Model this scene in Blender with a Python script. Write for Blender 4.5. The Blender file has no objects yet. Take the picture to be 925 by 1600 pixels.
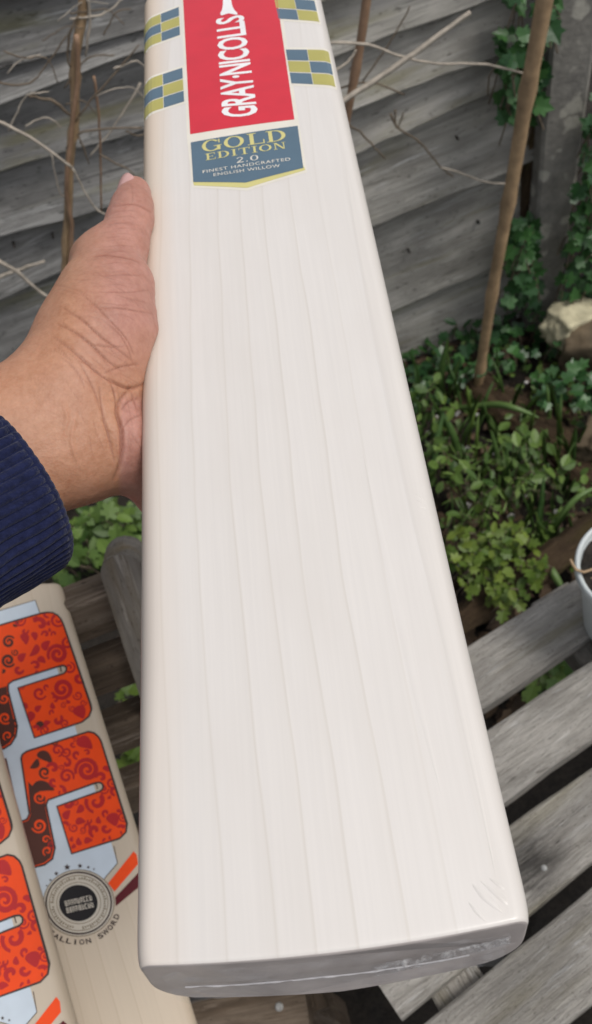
import bpy, bmesh, math, random
import numpy as np
from mathutils import Vector, Matrix, noise as mnoise

R = math.radians
SC = bpy.context.scene
COL = SC.collection

# ------------------------------------------------------------------ camera
F = 1450.0                       # focal length in photo pixels (photo 925 x 1600)
PITCH, ROLL = R(55), R(19)
CAM = Vector((0, 0, 1.30))
r0 = Vector((1, 0, 0)); u0 = Vector((0, math.sin(PITCH), math.cos(PITCH)))
FWD = Vector((0, math.cos(PITCH), -math.sin(PITCH)))
RGT = r0 * math.cos(ROLL) - u0 * math.sin(ROLL)
UPV = r0 * math.sin(ROLL) + u0 * math.cos(ROLL)
cam = bpy.data.cameras.new("camera"); co = bpy.data.objects.new("camera", cam); COL.objects.link(co)
co.matrix_world = Matrix(((RGT.x, UPV.x, -FWD.x, CAM.x), (RGT.y, UPV.y, -FWD.y, CAM.y),
                          (RGT.z, UPV.z, -FWD.z, CAM.z), (0, 0, 0, 1)))
cam.sensor_fit = 'VERTICAL'; cam.sensor_height = 36.0; cam.lens = F / 1600 * 36
cam.clip_start = 0.01; cam.clip_end = 200
cam.dof.use_dof = True; cam.dof.focus_distance = 0.33; cam.dof.aperture_fstop = cam.lens / 1.5
SC.camera = co

# ------------------------------------------------------------------ light: bright overcast
SUN_EL, SUN_AZ = R(60), R(114)    # azimuth clockwise from +Y
world = bpy.data.worlds.new("World"); SC.world = world; world.use_nodes = True
wn = world.node_tree; bg = wn.nodes['Background']
sky = wn.nodes.new('ShaderNodeTexSky'); sky.sky_type = 'NISHITA'; sky.sun_disc = False
sky.sun_elevation = SUN_EL; sky.sun_rotation = SUN_AZ
sky.air_density = 1.0; sky.dust_density = 3.0; sky.ozone_density = 1.0
hs = wn.nodes.new('ShaderNodeHueSaturation'); hs.inputs['Saturation'].default_value = 0.30
wn.links.new(sky.outputs[0], hs.inputs['Color']); wn.links.new(hs.outputs[0], bg.inputs[0])
bg.inputs[1].default_value = 0.13
sl = bpy.data.lights.new("sun", 'SUN'); sl.energy = 1.5; sl.angle = R(18); sl.color = (1.0, 0.95, 0.88)
so = bpy.data.objects.new("sun", sl); COL.objects.link(so)
sd = Vector((math.sin(SUN_AZ) * math.cos(SUN_EL), math.cos(SUN_AZ) * math.cos(SUN_EL), math.sin(SUN_EL)))
so.rotation_euler = sd.to_track_quat('Z', 'Y').to_euler(); so.location = (1, 1, 4)
SC.view_settings.view_transform = 'Standard'; SC.view_settings.look = 'None'
SC.view_settings.exposure = 0.03; SC.view_settings.gamma = 1.0; SC.view_settings.use_curve_mapping = False

# ------------------------------------------------------------------ geometry helpers
rnd = random.Random(7)
def ray(px, py): return (RGT * ((px - 462.5) / F) + UPV * ((800 - py) / F) + FWD)
def U(px, py, d): return CAM + ray(px, py) * d           # photo pixel at axial depth d
def on_plane(px, py, p, n):
    r = ray(px, py); return CAM + r * ((p - CAM).dot(n) / r.dot(n))
def on_z(px, py, z=0.0): return on_plane(px, py, Vector((0, 0, z)), Vector((0, 0, 1)))
def on_y(px, py, y): return on_plane(px, py, Vector((0, y, 0)), Vector((0, 1, 0)))
def proj(p):
    q = p - CAM; d = q.dot(FWD); return 462.5 + q.dot(RGT) / d * F, 800 - q.dot(UPV) / d * F, d

def tag(o, label=None, cat=None, group=None, kind=None):
    if label: o['label'] = label
    if cat: o['category'] = cat
    if group: o['group'] = group
    if kind: o['kind'] = kind
    return o
def empty(name, loc, label, cat, group=None):
    o = bpy.data.objects.new(name, None); COL.objects.link(o); o.location = loc
    o.empty_display_size = 0.02
    return tag(o, label, cat, group)
def link(name, me, mats, parent=None, M=None, smooth=False):
    """link mesh data as an object; M is its world matrix (mesh coordinates are world ones when M is None)"""
    o = bpy.data.objects.new(name, me); COL.objects.link(o)
    if mats is not None and not me.materials:
        for m in (mats if isinstance(mats, (list, tuple)) else [mats]): me.materials.append(m)
    if smooth:
        me.polygons.foreach_set('use_smooth', [True] * len(me.polygons))
    M = M or Matrix.Identity(4)
    if parent is not None:
        o.parent = parent
        root = parent; P = Matrix.Identity(4)
        while root is not None: P = root.matrix_basis @ P; root = root.parent
        M = P.inverted() @ M
    o.matrix_basis = M
    return o
def mesh(name, verts, faces):
    me = bpy.data.meshes.new(name); me.from_pydata([tuple(v) for v in verts], [], faces); me.update(); return me
def frame(o, x, z):
    x = x.normalized(); z = (z - x * z.dot(x)).normalized(); y = z.cross(x)
    return Matrix(((x.x, y.x, z.x, o.x), (x.y, y.y, z.y, o.y), (x.z, y.z, z.z, o.z), (0, 0, 0, 1)))
def loft(rings, cap=True, close=True):
    """rings: list of equally long point lists"""
    V = [p for r in rings for p in r]; n = len(rings[0]); Fc = []
    for i in range(len(rings) - 1):
        for j in range(n if close else n - 1):
            k = (j + 1) % n
            Fc.append((i * n + j, i * n + k, (i + 1) * n + k, (i + 1) * n + j))
    if cap and close:
        Fc.append(tuple(range(n))[::-1]); Fc.append(tuple((len(rings) - 1) * n + j for j in range(n)))
    return V, Fc
def fix_normals(me):
    bm = bmesh.new(); bm.from_mesh(me); bmesh.ops.recalc_face_normals(bm, faces=bm.faces); bm.to_mesh(me); bm.free(); return me
def tube_mesh(name, pts, rad, seg=7, knob=None):
    pts = [Vector(p) for p in pts]; rings = []
    for i, p in enumerate(pts):
        t = (pts[min(i + 1, len(pts) - 1)] - pts[max(i - 1, 0)]).normalized()
        a = t.cross(Vector((0.31, 0.87, 0.37))).normalized(); b = t.cross(a)
        r = rad[i] if isinstance(rad, (list, tuple)) else rad
        rings.append([p + (a * math.cos(2 * math.pi * k / seg) + b * math.sin(2 * math.pi * k / seg)) * r for k in range(seg)])
    V, Fc = loft(rings); return fix_normals(mesh(name, V, Fc))
def smooth_path(pts, n=4, jit=0.0, rn=rnd):
    out = []; P = [Vector(p) for p in pts]
    for i in range(len(P) - 1):
        a, b, c, d = P[max(i - 1, 0)], P[i], P[i + 1], P[min(i + 2, len(P) - 1)]
        for k in range(n):
            t = k / n
            q = 0.5 * ((2 * b) + (c - a) * t + (2 * a - 5 * b + 4 * c - d) * t * t + (3 * b - a - 3 * c + d) * t ** 3)
            out.append(q + Vector((rn.uniform(-jit, jit), rn.uniform(-jit, jit), rn.uniform(-jit, jit))))
    out.append(P[-1]); return out

# ------------------------------------------------------------------ materials
def mat(name):
    m = bpy.data.materials.new(name); m.use_nodes = True
    nt = m.node_tree; return m, nt, nt.nodes['Principled BSDF']
def N(nt, t, **kw):
    n = nt.nodes.new(t)
    for k, v in kw.items():
        if k in n.inputs: n.inputs[k].default_value = v
        else: setattr(n, k, v)
    return n
def ramp(nt, fac, stops):
    n = nt.nodes.new('ShaderNodeValToRGB'); e = n.color_ramp.elements
    while len(e) < len(stops): e.new(0.5)
    for el, (p, c) in zip(e, stops): el.position = p; el.color = (*c, 1) if len(c) == 3 else c
    nt.links.new(fac, n.inputs[0]); return n.outputs[0]
def mixc(nt, fac, a, b, blend='MIX'):
    n = nt.nodes.new('ShaderNodeMix'); n.data_type = 'RGBA'; n.blend_type = blend
    for s, v in ((n.inputs[0], fac), (n.inputs[6], a), (n.inputs[7], b)):
        if hasattr(v, 'links') or isinstance(v, bpy.types.NodeSocket): nt.links.new(v, s)
        elif isinstance(v, (int, float)): s.default_value = v
        else: s.default_value = (*v, 1)
    return n.outputs[2]
def coords(nt, scale=(1, 1, 1), kind='Object', loc=(0, 0, 0)):
    tc = nt.nodes.new('ShaderNodeTexCoord'); mp = nt.nodes.new('ShaderNodeMapping')
    mp.inputs['Scale'].default_value = scale; mp.inputs['Location'].default_value = loc
    nt.links.new(tc.outputs[kind], mp.inputs[0]); return mp.outputs[0]
def nz(nt, vec, scale, detail=4, rough=0.55, dist=0.0):
    n = N(nt, 'ShaderNodeTexNoise', Scale=scale, Detail=detail, Roughness=rough, Distortion=dist)
    nt.links.new(vec, n.inputs['Vector']); return n.outputs[0]
def bump(nt, b, h, strength=0.3, dist=0.002):
    n = N(nt, 'ShaderNodeBump', Strength=strength, Distance=dist)
    nt.links.new(h, n.inputs['Height']); nt.links.new(n.outputs[0], b.inputs['Normal']); return n
def simple(name, col, rough=0.5, var=0.12, scale=30, coat=0.0, bmp=0.0):
    m, nt, b = mat(name); v = coords(nt); f = nz(nt, v, scale)
    lo = tuple(c * (1 - var) for c in col); hi = tuple(min(1, c * (1 + var)) for c in col)
    nt.links.new(ramp(nt, f, [(0.3, lo), (0.7, hi)]), b.inputs['Base Color']); b.inputs['Roughness'].default_value = rough
    if coat: b.inputs['Coat Weight'].default_value = coat; b.inputs['Coat Roughness'].default_value = 0.12
    if bmp: bump(nt, b, f, bmp)
    return m
def old_wood(name, dark, mid, pale, green=None, along=3.0, across=70.0, bstr=0.5, scuff=.85):
    """weathered timber, grain along local x"""
    m, nt, b = mat(name)
    oi = nt.nodes.new('ShaderNodeObjectInfo')
    tc = nt.nodes.new('ShaderNodeTexCoord'); ad = nt.nodes.new('ShaderNodeVectorMath'); ad.operation = 'ADD'
    sc = nt.nodes.new('ShaderNodeVectorMath'); sc.operation = 'SCALE'; sc.inputs[3].default_value = 13.0
    cb = nt.nodes.new('ShaderNodeCombineXYZ')
    for k in range(3): nt.links.new(oi.outputs['Random'], cb.inputs[k])
    nt.links.new(cb.outputs[0], sc.inputs[0]); nt.links.new(tc.outputs['Object'], ad.inputs[0]); nt.links.new(sc.outputs[0], ad.inputs[1])
    def mp(s):
        q = nt.nodes.new('ShaderNodeMapping'); q.inputs['Scale'].default_value = s; nt.links.new(ad.outputs[0], q.inputs[0]); return q.outputs[0]
    g = nz(nt, mp((along, across, across)), 1.0, 6, 0.65, 0.6)
    fine = nz(nt, mp((along * 4, across * 5, across * 5)), 1.0, 5, 0.7, 0.3)
    blot = nz(nt, mp((7, 16, 16)), 1.0, 4, 0.6)
    c = ramp(nt, g, [(0.28, dark), (0.5, mid), (0.74, pale)])
    c = mixc(nt, 0.45, c, ramp(nt, fine, [(0.3, tuple(x * .45 for x in mid)), (0.55, mid), (0.75, pale)]))
    c = mixc(nt, ramp(nt, blot, [(0.42, (0, 0, 0)), (0.62, (.75, .75, .75))]), c, tuple(x * 0.5 for x in mid), 'MIX')
    sp1 = nz(nt, mp((along * 25, across * 3.4, across * 3.4)), 1.0, 3, .7)
    c = mixc(nt, ramp(nt, sp1, [(.60, (0, 0, 0)), (.70, (.7, .7, .7))]), c, tuple(x * .55 for x in dark))
    if scuff:
        sc1 = nz(nt, mp((along * 2.2, across * 1.6, across * 1.6)), 1.0, 6, .75, .8); sc2 = nz(nt, mp((4, 9, 9)), 1.0, 3, .6)
        mk = mixc(nt, 1.0, ramp(nt, sc1, [(.56, (0, 0, 0)), (.70, (1, 1, 1))]), ramp(nt, sc2, [(.42, (0, 0, 0)), (.6, (scuff,) * 3)]), 'MULTIPLY')
        c = mixc(nt, mk, c, tuple(min(.75, x * 1.35) for x in pale))
        kn = nz(nt, mp((along * 3, across * 2.5, across * 2.5)), 1.0, 2, .5, .4)
        c = mixc(nt, ramp(nt, kn, [(.66, (0, 0, 0)), (.76, (.8, .8, .8))]), c, tuple(x * .5 for x in dark))
    if green:
        gb = nz(nt, mp((3, 22, 22)), 1.0, 3, 0.6)
        c = mixc(nt, ramp(nt, gb, [(0.55, (0, 0, 0)), (0.72, (.6, .6, .6))]), c, green)
    nt.links.new(c, b.inputs['Base Color']); b.inputs['Roughness'].default_value = 0.85
    b.inputs['Specular IOR Level'].default_value = 0.25
    h = nt.nodes.new('ShaderNodeMath'); h.operation = 'ADD'; nt.links.new(g, h.inputs[0]); nt.links.new(fine, h.inputs[1])
    bump(nt, b, h.outputs[0], bstr, 0.004)
    return m
def leafmat(name, dark, pale, rough=0.4, trans=0.15):
    m, nt, b = mat(name)
    oi = nt.nodes.new('ShaderNodeObjectInfo')
    tc = nt.nodes.new('ShaderNodeTexCoord'); f = nz(nt, tc.outputs['Object'], 60, 2)
    g = nt.nodes.new('ShaderNodeNewGeometry')
    a = nt.nodes.new('ShaderNodeMath'); a.operation = 'ADD'; nt.links.new(oi.outputs['Random'], a.inputs[0]); nt.links.new(g.outputs['Random Per Island'], a.inputs[1])
    fr = nt.nodes.new('ShaderNodeMath'); fr.operation = 'FRACT'; nt.links.new(a.outputs[0], fr.inputs[0])
    c = ramp(nt, fr.outputs[0], [(0.0, dark), (0.6, tuple((x + y) / 2 for x, y in zip(dark, pale))), (1.0, pale)])
    c = mixc(nt, 0.25, c, ramp(nt, f, [(0.3, tuple(x * .5 for x in dark)), (0.7, pale)]))
    nt.links.new(c, b.inputs['Base Color']); b.inputs['Roughness'].default_value = rough
    b.inputs['Subsurface Weight'].default_value = 0.0
    if trans:
        tr = nt.nodes.new('ShaderNodeBsdfTranslucent'); nt.links.new(c, tr.inputs[0])
        ms = nt.nodes.new('ShaderNodeMixShader'); ms.inputs[0].default_value = trans
        nt.links.new(b.outputs[0], ms.inputs[1]); nt.links.new(tr.outputs[0], ms.inputs[2])
        nt.links.new(ms.outputs[0], nt.nodes['Material Output'].inputs[0])
    return m

M_fence = old_wood('fence_timber', (.085, .082, .078), (.31, .302, .288), (.57, .56, .54), (.20, .185, .08), 2.2, 45)
M_fence2 = old_wood('fence_timber_brown', (.17, .16, .14), (.47, .45, .405), (.72, .69, .64), (.24, .22, .09), 2.5, 45)
M_slat = old_wood('bench_timber', (.17, .155, .135), (.49, .46, .415), (.73, .70, .65), (.24, .21, .11), 13, 130, 1.0, .95)
M_chair = old_wood('chair_timber', (.045, .031, .020), (.145, .106, .074), (.33, .27, .215), None, 4, 70)
M_log = old_wood('rotten_timber', (.02, .013, .008), (.07, .045, .026), (.16, .115, .06), (.08, .07, .015), 8, 60, 0.9)
M_bamboo = simple('dry_cane', (.36, .245, .14), 0.55, 0.35, 40)
M_bamboo2 = simple('brown_cane', (.30, .185, .115), 0.6, 0.35, 40)
M_twig = simple('dead_twig', (.40, .35, .29), 0.8, 0.3, 80)
M_twigd = simple('dark_twig', (.15, .115, .08), 0.8, 0.3, 80)
M_pot = simple('white_glaze', (.52, .56, .56), 0.35, 0.05, 20)
M_screw = simple('screw_metal', (.30, .30, .29), 0.5, 0.3, 300)
M_dot = simple('black_dot', (.006, .006, .006), 0.6, 0.1, 50)
M_ivy = leafmat('ivy_leaf', (.014, .06, .018), (.065, .17, .045), 0.38)
M_herb = leafmat('herb_leaf', (.030, .082, .016), (.19, .30, .06), 0.5, 0.2)
M_gold = leafmat('golden_leaf', (.06, .13, .018), (.22, .30, .045), 0.5, 0.25)
M_strap = leafmat('strap_leaf', (.05, .12, .03), (.17, .28, .08), 0.4, 0.2)
M_litter = leafmat('dead_leaf', (.035, .02, .012), (.14, .09, .05), 0.8, 0.0)

# soil
M_soil, nt, b = mat('damp_soil'); v = coords(nt)
f1 = nz(nt, v, 35, 8, 0.7); f2 = nz(nt, v, 160, 5, 0.7)
c = ramp(nt, f1, [(0.3, (.006, .005, .004)), (0.55, (.022, .016, .011)), (0.75, (.05, .038, .027))])
nt.links.new(mixc(nt, 0.35, c, ramp(nt, f2, [(0.35, (.004, .003, .003)), (0.8, (.08, .065, .05))])), b.inputs['Base Color'])
b.inputs['Roughness'].default_value = 0.9; bump(nt, b, f2, 0.9, 0.006)

# concrete post with exposed pale patches
M_post, nt, b = mat('old_concrete'); v = coords(nt)
vo = N(nt, 'ShaderNodeTexVoronoi', Scale=16.0, Randomness=1.0); vo.feature = 'F1'
mpv = nt.nodes.new('ShaderNodeMapping'); mpv.inputs['Scale'].default_value = (1.6, 1.6, 1.0); nt.links.new(v, mpv.inputs[0])
dist_ = N(nt, 'ShaderNodeTexNoise', Scale=30.0, Detail=3.0); nt.links.new(v, dist_.inputs['Vector'])
nt.links.new(mixc(nt, 0.06, mpv.outputs[0], dist_.outputs['Color']), vo.inputs['Vector'])
c0 = ramp(nt, nz(nt, v, 45, 6, 0.65), [(0.3, (.17, .16, .145)), (0.7, (.31, .295, .26))])
c = mixc(nt, ramp(nt, vo.outputs['Distance'], [(0.30, (1, 1, 1)), (0.40, (0, 0, 0))]), c0, (.46, .44, .38))
nt.links.new(c, b.inputs['Base Color']); b.inputs['Roughness'].default_value = 0.9; bump(nt, b, nz(nt, v, 120, 5), 0.4, 0.003)

M_gravelboard = simple('gravel_board', (.25, .25, .20), 0.9, 0.3, 25, 0, 0.4)
M_stone = simple('limestone', (.50, .46, .31), 0.9, 0.35, 30, 0, 0.6)
M_stoneb = simple('brown_stone', (.12, .09, .055), 0.9, 0.3, 30, 0, 0.6)
M_pebble = simple('pale_pebble', (.45, .44, .42), 0.7, 0.3, 90)

# willow face under shrink wrap; UV = (u fraction across, v metres)
def willow(name, base, line, coat, grain=True, tint=None):
    m, nt, b = mat(name)
    uv = nt.nodes.new('ShaderNodeUVMap'); sep = nt.nodes.new('ShaderNodeSeparateXYZ'); nt.links.new(uv.outputs[0], sep.inputs[0])
    def M_(op, a, c2):
        n = nt.nodes.new('ShaderNodeMath'); n.operation = op
        for i, q in enumerate((a, c2)):
            if isinstance(q, (int, float)): n.inputs[i].default_value = q
            else: nt.links.new(q, n.inputs[i])
        return n.outputs[0]
    x, y = sep.outputs[0], sep.outputs[1]
    dv = M_('SUBTRACT', y, 0.19); sh = M_('MULTIPLY', M_('MULTIPLY', dv, dv), 0.9)
    w1 = nt.nodes.new('ShaderNodeMapping'); w1.inputs['Scale'].default_value = (1.6, 7.0, 1); nt.links.new(uv.outputs[0], w1.inputs[0])
    wob = M_('MULTIPLY', M_('SUBTRACT', nz(nt, w1.outputs[0], 1.0, 2, 0.5), 0.5), 0.065)
    t = M_('ADD', M_('SUBTRACT', x, sh), wob)
    stops = [(0.0, base)]; c1 = base
    for i, g in enumerate((0.075, 0.20, 0.325, 0.425, 0.53, 0.655, 0.78, 0.90)):
        k = (0.7, 0.8, 1.0, 1.0, 1.0, 1.0, 0.55, 0.4)[i]
        ln = tuple(p + (q - p) * k for p, q in zip(base, line))
        sh_ = tuple(p + (q - p) * 0.22 * k for p, q in zip(base, line))
        stops += [(g - 0.045, tuple(p + (q - p) * 0.06 for p, q in zip(base, line))), (g - 0.0055, sh_), (g, ln)]
        if i < 7: stops += [(g + 0.005, tuple(min(1, p * 1.015) for p in base))]
    c = ramp(nt, t, stops[:32])
    w2 = nt.nodes.new('ShaderNodeMapping'); w2.inputs['Scale'].default_value = (60, 12, 1); nt.links.new(uv.outputs[0], w2.inputs[0])
    c = mixc(nt, 0.42, c, ramp(nt, nz(nt, w2.outputs[0], 1.0, 4, 0.6), [(0.3, tuple(p * .93 for p in base)), (0.7, tuple(min(1, p * 1.04) for p in base))]))
    w3 = nt.nodes.new('ShaderNodeMapping'); w3.inputs['Scale'].default_value = (4, 14, 1); nt.links.new(uv.outputs[0], w3.inputs[0])
    blot = nz(nt, w3.outputs[0], 1.0, 3, 0.6)
    c = mixc(nt, ramp(nt, blot, [(0.45, (0, 0, 0)), (0.75, (.5, .5, .5))]), c, tuple(p * q for p, q in zip(base, (.935, .92, .905))))
    if tint:      # heartwood stain and bounced skin light painted along left edge, stronger at shoulder
        e = ramp(nt, x, [(0.0, (1, 1, 1)), (0.16, (0, 0, 0))]); 
        vv = ramp(nt, M_('MULTIPLY', y, 1.6), [(0.05, (.30, .30, .30)), (0.32, (.35, .35, .35)), (0.62, (.85, .85, .85))])
        c = mixc(nt, mixc(nt, 1.0, e, vv, 'MULTIPLY'), c, tint)
    nt.links.new(c, b.inputs['Base Color']); b.inputs['Roughness'].default_value = 0.5
    b.inputs['Coat Weight'].default_value = coat; b.inputs['Coat Roughness'].default_value = 0.16; b.inputs['Coat IOR'].default_value = 1.45
    w4 = nt.nodes.new('ShaderNodeMapping'); w4.inputs['Scale'].default_value = (9, 10, 1); nt.links.new(uv.outputs[0], w4.inputs[0])
    bp = N(nt, 'ShaderNodeBump', Strength=0.12, Distance=0.002); nt.links.new(nz(nt, w4.outputs[0], 1.0, 2, 0.5), bp.inputs['Height'])
    nt.links.new(bp.outputs[0], b.inputs['Coat Normal'])
    return m
M_willow = willow('white_willow', (.695, .660, .628), (.57, .52, .46), 0.45, tint=(.62, .45, .29))
M_willow2 = willow('tan_willow', (.52, .43, .325), (.38, .29, .20), 0.05)
def printm(name, col, rough=0.45, coat=0.0):
    m, nt, b = mat(name); v = coords(nt); f = nz(nt, v, 55, 3)
    nt.links.new(ramp(nt, f, [(0.25, tuple(x * .93 for x in col)), (0.75, tuple(min(1, x * 1.05) for x in col))]), b.inputs['Base Color'])
    b.inputs['Roughness'].default_value = rough; b.inputs['Specular IOR Level'].default_value = .5 if coat > .1 else .12; b.inputs['Coat Weight'].default_value = coat; b.inputs['Coat Roughness'].default_value = 0.08
    return m
P_red = printm('red_print', (.62, .015, .035), coat=.3); P_white = printm('white_print', (.80, .80, .80)); P_cream = printm('cream_print', (.72, .68, .60))
P_slate = printm('slate_print', (.085, .145, .20), coat=.3); P_olive = printm('olive_print', (.42, .38, .10), coat=.3); P_gold = printm('gold_print', (.62, .56, .22), coat=.3)
P_orange = printm('orange_print', (.86, .072, .008)); P_dred = printm('dark_red_print', (.46, .020, .022)); P_brown = printm('brown_print', (.085, .028, .02))
P_black = printm('black_print', (.012, .011, .013)); P_blue = printm('pale_blue_print', (.56, .63, .70)); P_maroon = printm('maroon_print', (.10, .008, .014))
P_line = printm('outline_print', (.05, .032, .03)); P_beige = printm('beige_print', (.56, .51, .43)); P_tan = printm('tan_print', (.22, .18, .13))
P_grip = simple('rubber_grip', (.02, .02, .022), 0.7, 0.2, 100)

# ------------------------------------------------------------------ ground
def warp(t): return math.copysign(abs(t) ** 4 * 30, t)
xs = [-30, -8, -3, -1.6] + [x * 0.025 for x in range(-48, 61)] + [1.9, 3, 8, 30]
ys = [-30, -8, -3, -1.2] + [y * 0.025 for y in range(-10, 64)] + [1.9, 3, 8, 30]
V = []
for y in ys:
    for x in xs:
        h = 0.0
        if abs(x) < 1.8 and -0.5 < y < 1.8:
            p = Vector((x, y, 0)); h = 0.03 * mnoise.noise(p * 5) + 0.016 * mnoise.noise(p * 18) + 0.010 * mnoise.noise(p * 45)
        V.append((x, y, h - 0.02))
nx = len(xs)
Fc = [(j * nx + i, j * nx + i + 1, (j + 1) * nx + i + 1, (j + 1) * nx + i) for j in range(len(ys) - 1) for i in range(nx - 1)]
g = link('soil_ground', mesh('soil_ground', V, Fc), M_soil, smooth=True); tag(g, kind='structure')

# ------------------------------------------------------------------ planks
def plank(name, M, length, w0, w1, t, m, parent, y0=0.0, y1=0.0, nx=14, jit=0.0012, cham=0.002, sag=0.0, tip=0.0, seed=0):
    """local: x along, y across (w0 wide at the start, w1 at the end, lower edge from y0 to y1), z up: top at 0"""
    rn = random.Random(seed * 31 + 5); rings = []
    for i in range(nx + 1):
        s = i / nx; x = s * length; w = w0 + (w1 - w0) * s; y = y0 + (y1 - y0) * s
        a, bb = rn.uniform(-jit, jit), rn.uniform(-jit, jit); dz = sag * math.sin(math.pi * s) + rn.uniform(-jit, jit) * .3
        c = cham
        prof = [(y + a, -t), (y + a, -c), (y + a + c, 0), (y + w * .5, rn.uniform(0, jit * .3)), (y + w + bb - c, tip), (y + w + bb, tip - c), (y + w + bb, tip - t)]
        rings.append([(x, p, q + dz) for p, q in prof])
    V, Fc = loft(rings); return link(name, fix_normals(mesh(name, V, Fc)), m, parent, M)

# ------------------------------------------------------------------ fence
FY = 1.19
def fence_panel(label, xa, xb, lines, m, seed):
    """lines: pixel pairs along the visible lower edge of each board, top to bottom"""
    root = empty('fence_panel', ((xa + xb) / 2, FY, 0), label, 'fence')
    edges = []
    for (a, b_) in lines:
        A, B = on_y(*a, FY), on_y(*b_, FY); k = (B.z - A.z) / (B.x - A.x)
        edges.append((A.z + k * (xa - A.x), A.z + k * (xb - A.x)))
    top = (edges[0][0] + .13, edges[0][1] + .13)
    for i, (za, zb) in enumerate(edges):
        ua, ub = (edges[i - 1] if i else top)
        wa, wb = ua - za + .022, ub - zb + .022
        L = xb - xa; x = Vector((L, 0, zb - za)); up = Vector((0, 0, 1))
        n = Vector((0, -1, 0.0))
        Mx = frame(Vector((xa, FY - 0.022 - 0.004 * (i % 2), za)), x, n)
        # feather edge: thick proud lower edge, thin upper edge leaning back under the board above
        rn = random.Random(seed + i); nx = 40; rings = []
        for k in range(nx + 1):
            s = k / nx; q = Vector((s * L * 5, seed + i * 3.1, 0))
            e = 0.006 * mnoise.noise(q * 1.3) + 0.003 * mnoise.noise(q * 5)
            w = wa + (wb - wa) * s; dz = 0.003 * mnoise.noise(q * .9 + Vector((9, 0, 0)))
            rings.append([(s * x.length, yy, zz) for yy, zz in
                          ((e, -0.020 + dz), (e, 0.004 + dz), (e + .003, .007 + dz), (e + w * .45, -0.006 + dz * .5), (w, -0.019), (w, -0.025))])
        V, Fc = loft(rings); link('board', fix_normals(mesh('board', V, Fc)), m, root, Mx)
    return root, edges
XB = on_y(350, 230, FY).x; XP = on_y(838, 240, FY).x
FL, eL = fence_panel('dark grey overlapping timber fence panel behind the hand and thin woody stem', -1.05, XB - .004,
    [((0, -95), (210, -160)), ((0, -15), (210, -70)), ((0, 88), (210, 32)), ((0, 143), (210, 68)), ((0, 252), (150, 206)), ((0, 353), (185, 297)), ((0, 450), (95, 408)), ((0, 560), (95, 525)), ((0, 690), (95, 655))], M_fence, 11)
FR, eR = fence_panel('weathered grey overlapping timber fence panel right of the held bat', XB + .004, XP,
    [((600, -150), (760, -212)), ((600, -55), (760, -117)), ((600, 45), (760, -12)), ((604, 132), (760, 72)), ((570, 218), (760, 132)), ((575, 335), (800, 245)), ((603, 471), (778, 395)), ((625, 547), (765, 489))], M_fence2, 47)
FX, eX = fence_panel('shaded timber fence panel beyond the concrete post behind ivy', XP + .11, 1.9,
    [((880, -120), (1000, -165)), ((880, -20), (1000, -65)), ((880, 80), (1000, 35)), ((880, 180), (1000, 135)), ((880, 280), (1000, 235)), ((880, 380), (1000, 335))], M_fence2, 83)
# grey kick board along the foot of the left panel
gb = empty('gravel_board', (-.3, FY, 0), 'grey concrete kick board along the foot of the dark fence panel', 'kick board')
plank('board', frame(Vector((-1.05, FY - .035, -.05)), Vector((1, 0, 0)), Vector((0, -1, 0))), XB + 1.04, .165, .165, .03, M_gravelboard, gb, seed=3)
# stray black dot, added on the right panel as a small round head
p = on_y(748, 349, FY - .024)
nm = tube_mesh('nail_dot', [p + Vector((0, .006, 0)), p, p + Vector((0, -.0008, 0))], [.0026, .0026, .0018], 12)
link('nail_dot', nm, M_dot, FR)
M_rust = simple('rusty_nail', (.035, .025, .02), .8, .3, 200)
for nx_, ny_, par in ((83, 372, FL), (22, 386, FL), (20, 545, FL), (716, 218, FR), (640, 395, FR)):
    p = on_y(nx_, ny_, FY - .026); link('nail_dot', tube_mesh('nail_dot', [p + Vector((0, .012, 0)), p, p + Vector((0, -.001, 0))], [.0017, .0017, .001], 8), M_rust, par)
# timber upright and concrete post
up = empty('timber_post', on_y(824, 420, FY - .02), 'narrow dark timber upright between fence and concrete post', 'post')
a, b2 = on_y(820, 430, FY - .03), on_y(868, -60, FY - .03)
plank('post', frame(a, b2 - a, Vector((0, -1, 0))), (b2 - a).length + .2, .028, .03, .03, M_log, up, y0=-.014, y1=-.014, seed=8)
cp = empty('concrete_post', on_y(862, 430, FY - .05), 'leaning grey concrete post with pale lichen patches', 'post')
a, b2 = on_y(853, 460, FY - .07), on_y(908, -40, FY - .07)
plank('shaft', frame(a - (b2 - a).normalized() * .25, b2 - a, Vector((-.12, -1, 0))), (b2 - a).length + .6, .056, .068, .075, M_post, cp, y0=-.028, y1=-.034, cham=.005, seed=9)

# ------------------------------------------------------------------ canes, stems and twigs
def cane(label, foot, top, ra, rb, m, name='garden_cane', group=None):
    root = empty(name, foot, label, 'garden cane', group)
    n = 26; pts = []; rad = []
    for i in range(n + 1):
        s = i / n; q = foot.lerp(top, s)
        q = q + Vector((.004 * mnoise.noise(Vector((s * 4, foot.x * 7, 1))), 0, 0)); pts.append(q)
        rad.append((ra + (rb - ra) * s) * (1.0 + (0.22 if i % 6 == 3 else 0.0)))
    link('shaft', tube_mesh('shaft', pts, rad, 10), m, root, smooth=True); return root
foot = on_z(741, 618, 0.0); foot.z = -.02
top = on_y(858, -40, 1.02)
cane('tall brown bamboo cane leaning at the ivy beside the concrete post', foot, top, .0078, .0108, M_bamboo)
t2 = on_y(578, -40, 1.10); f2 = on_y(538, 215, 1.10)
cane('reddish brown cane standing close to the right edge of the held bat', f2 + (f2 - t2) * 1.9, t2, .0052, .0058, M_bamboo2)
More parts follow.
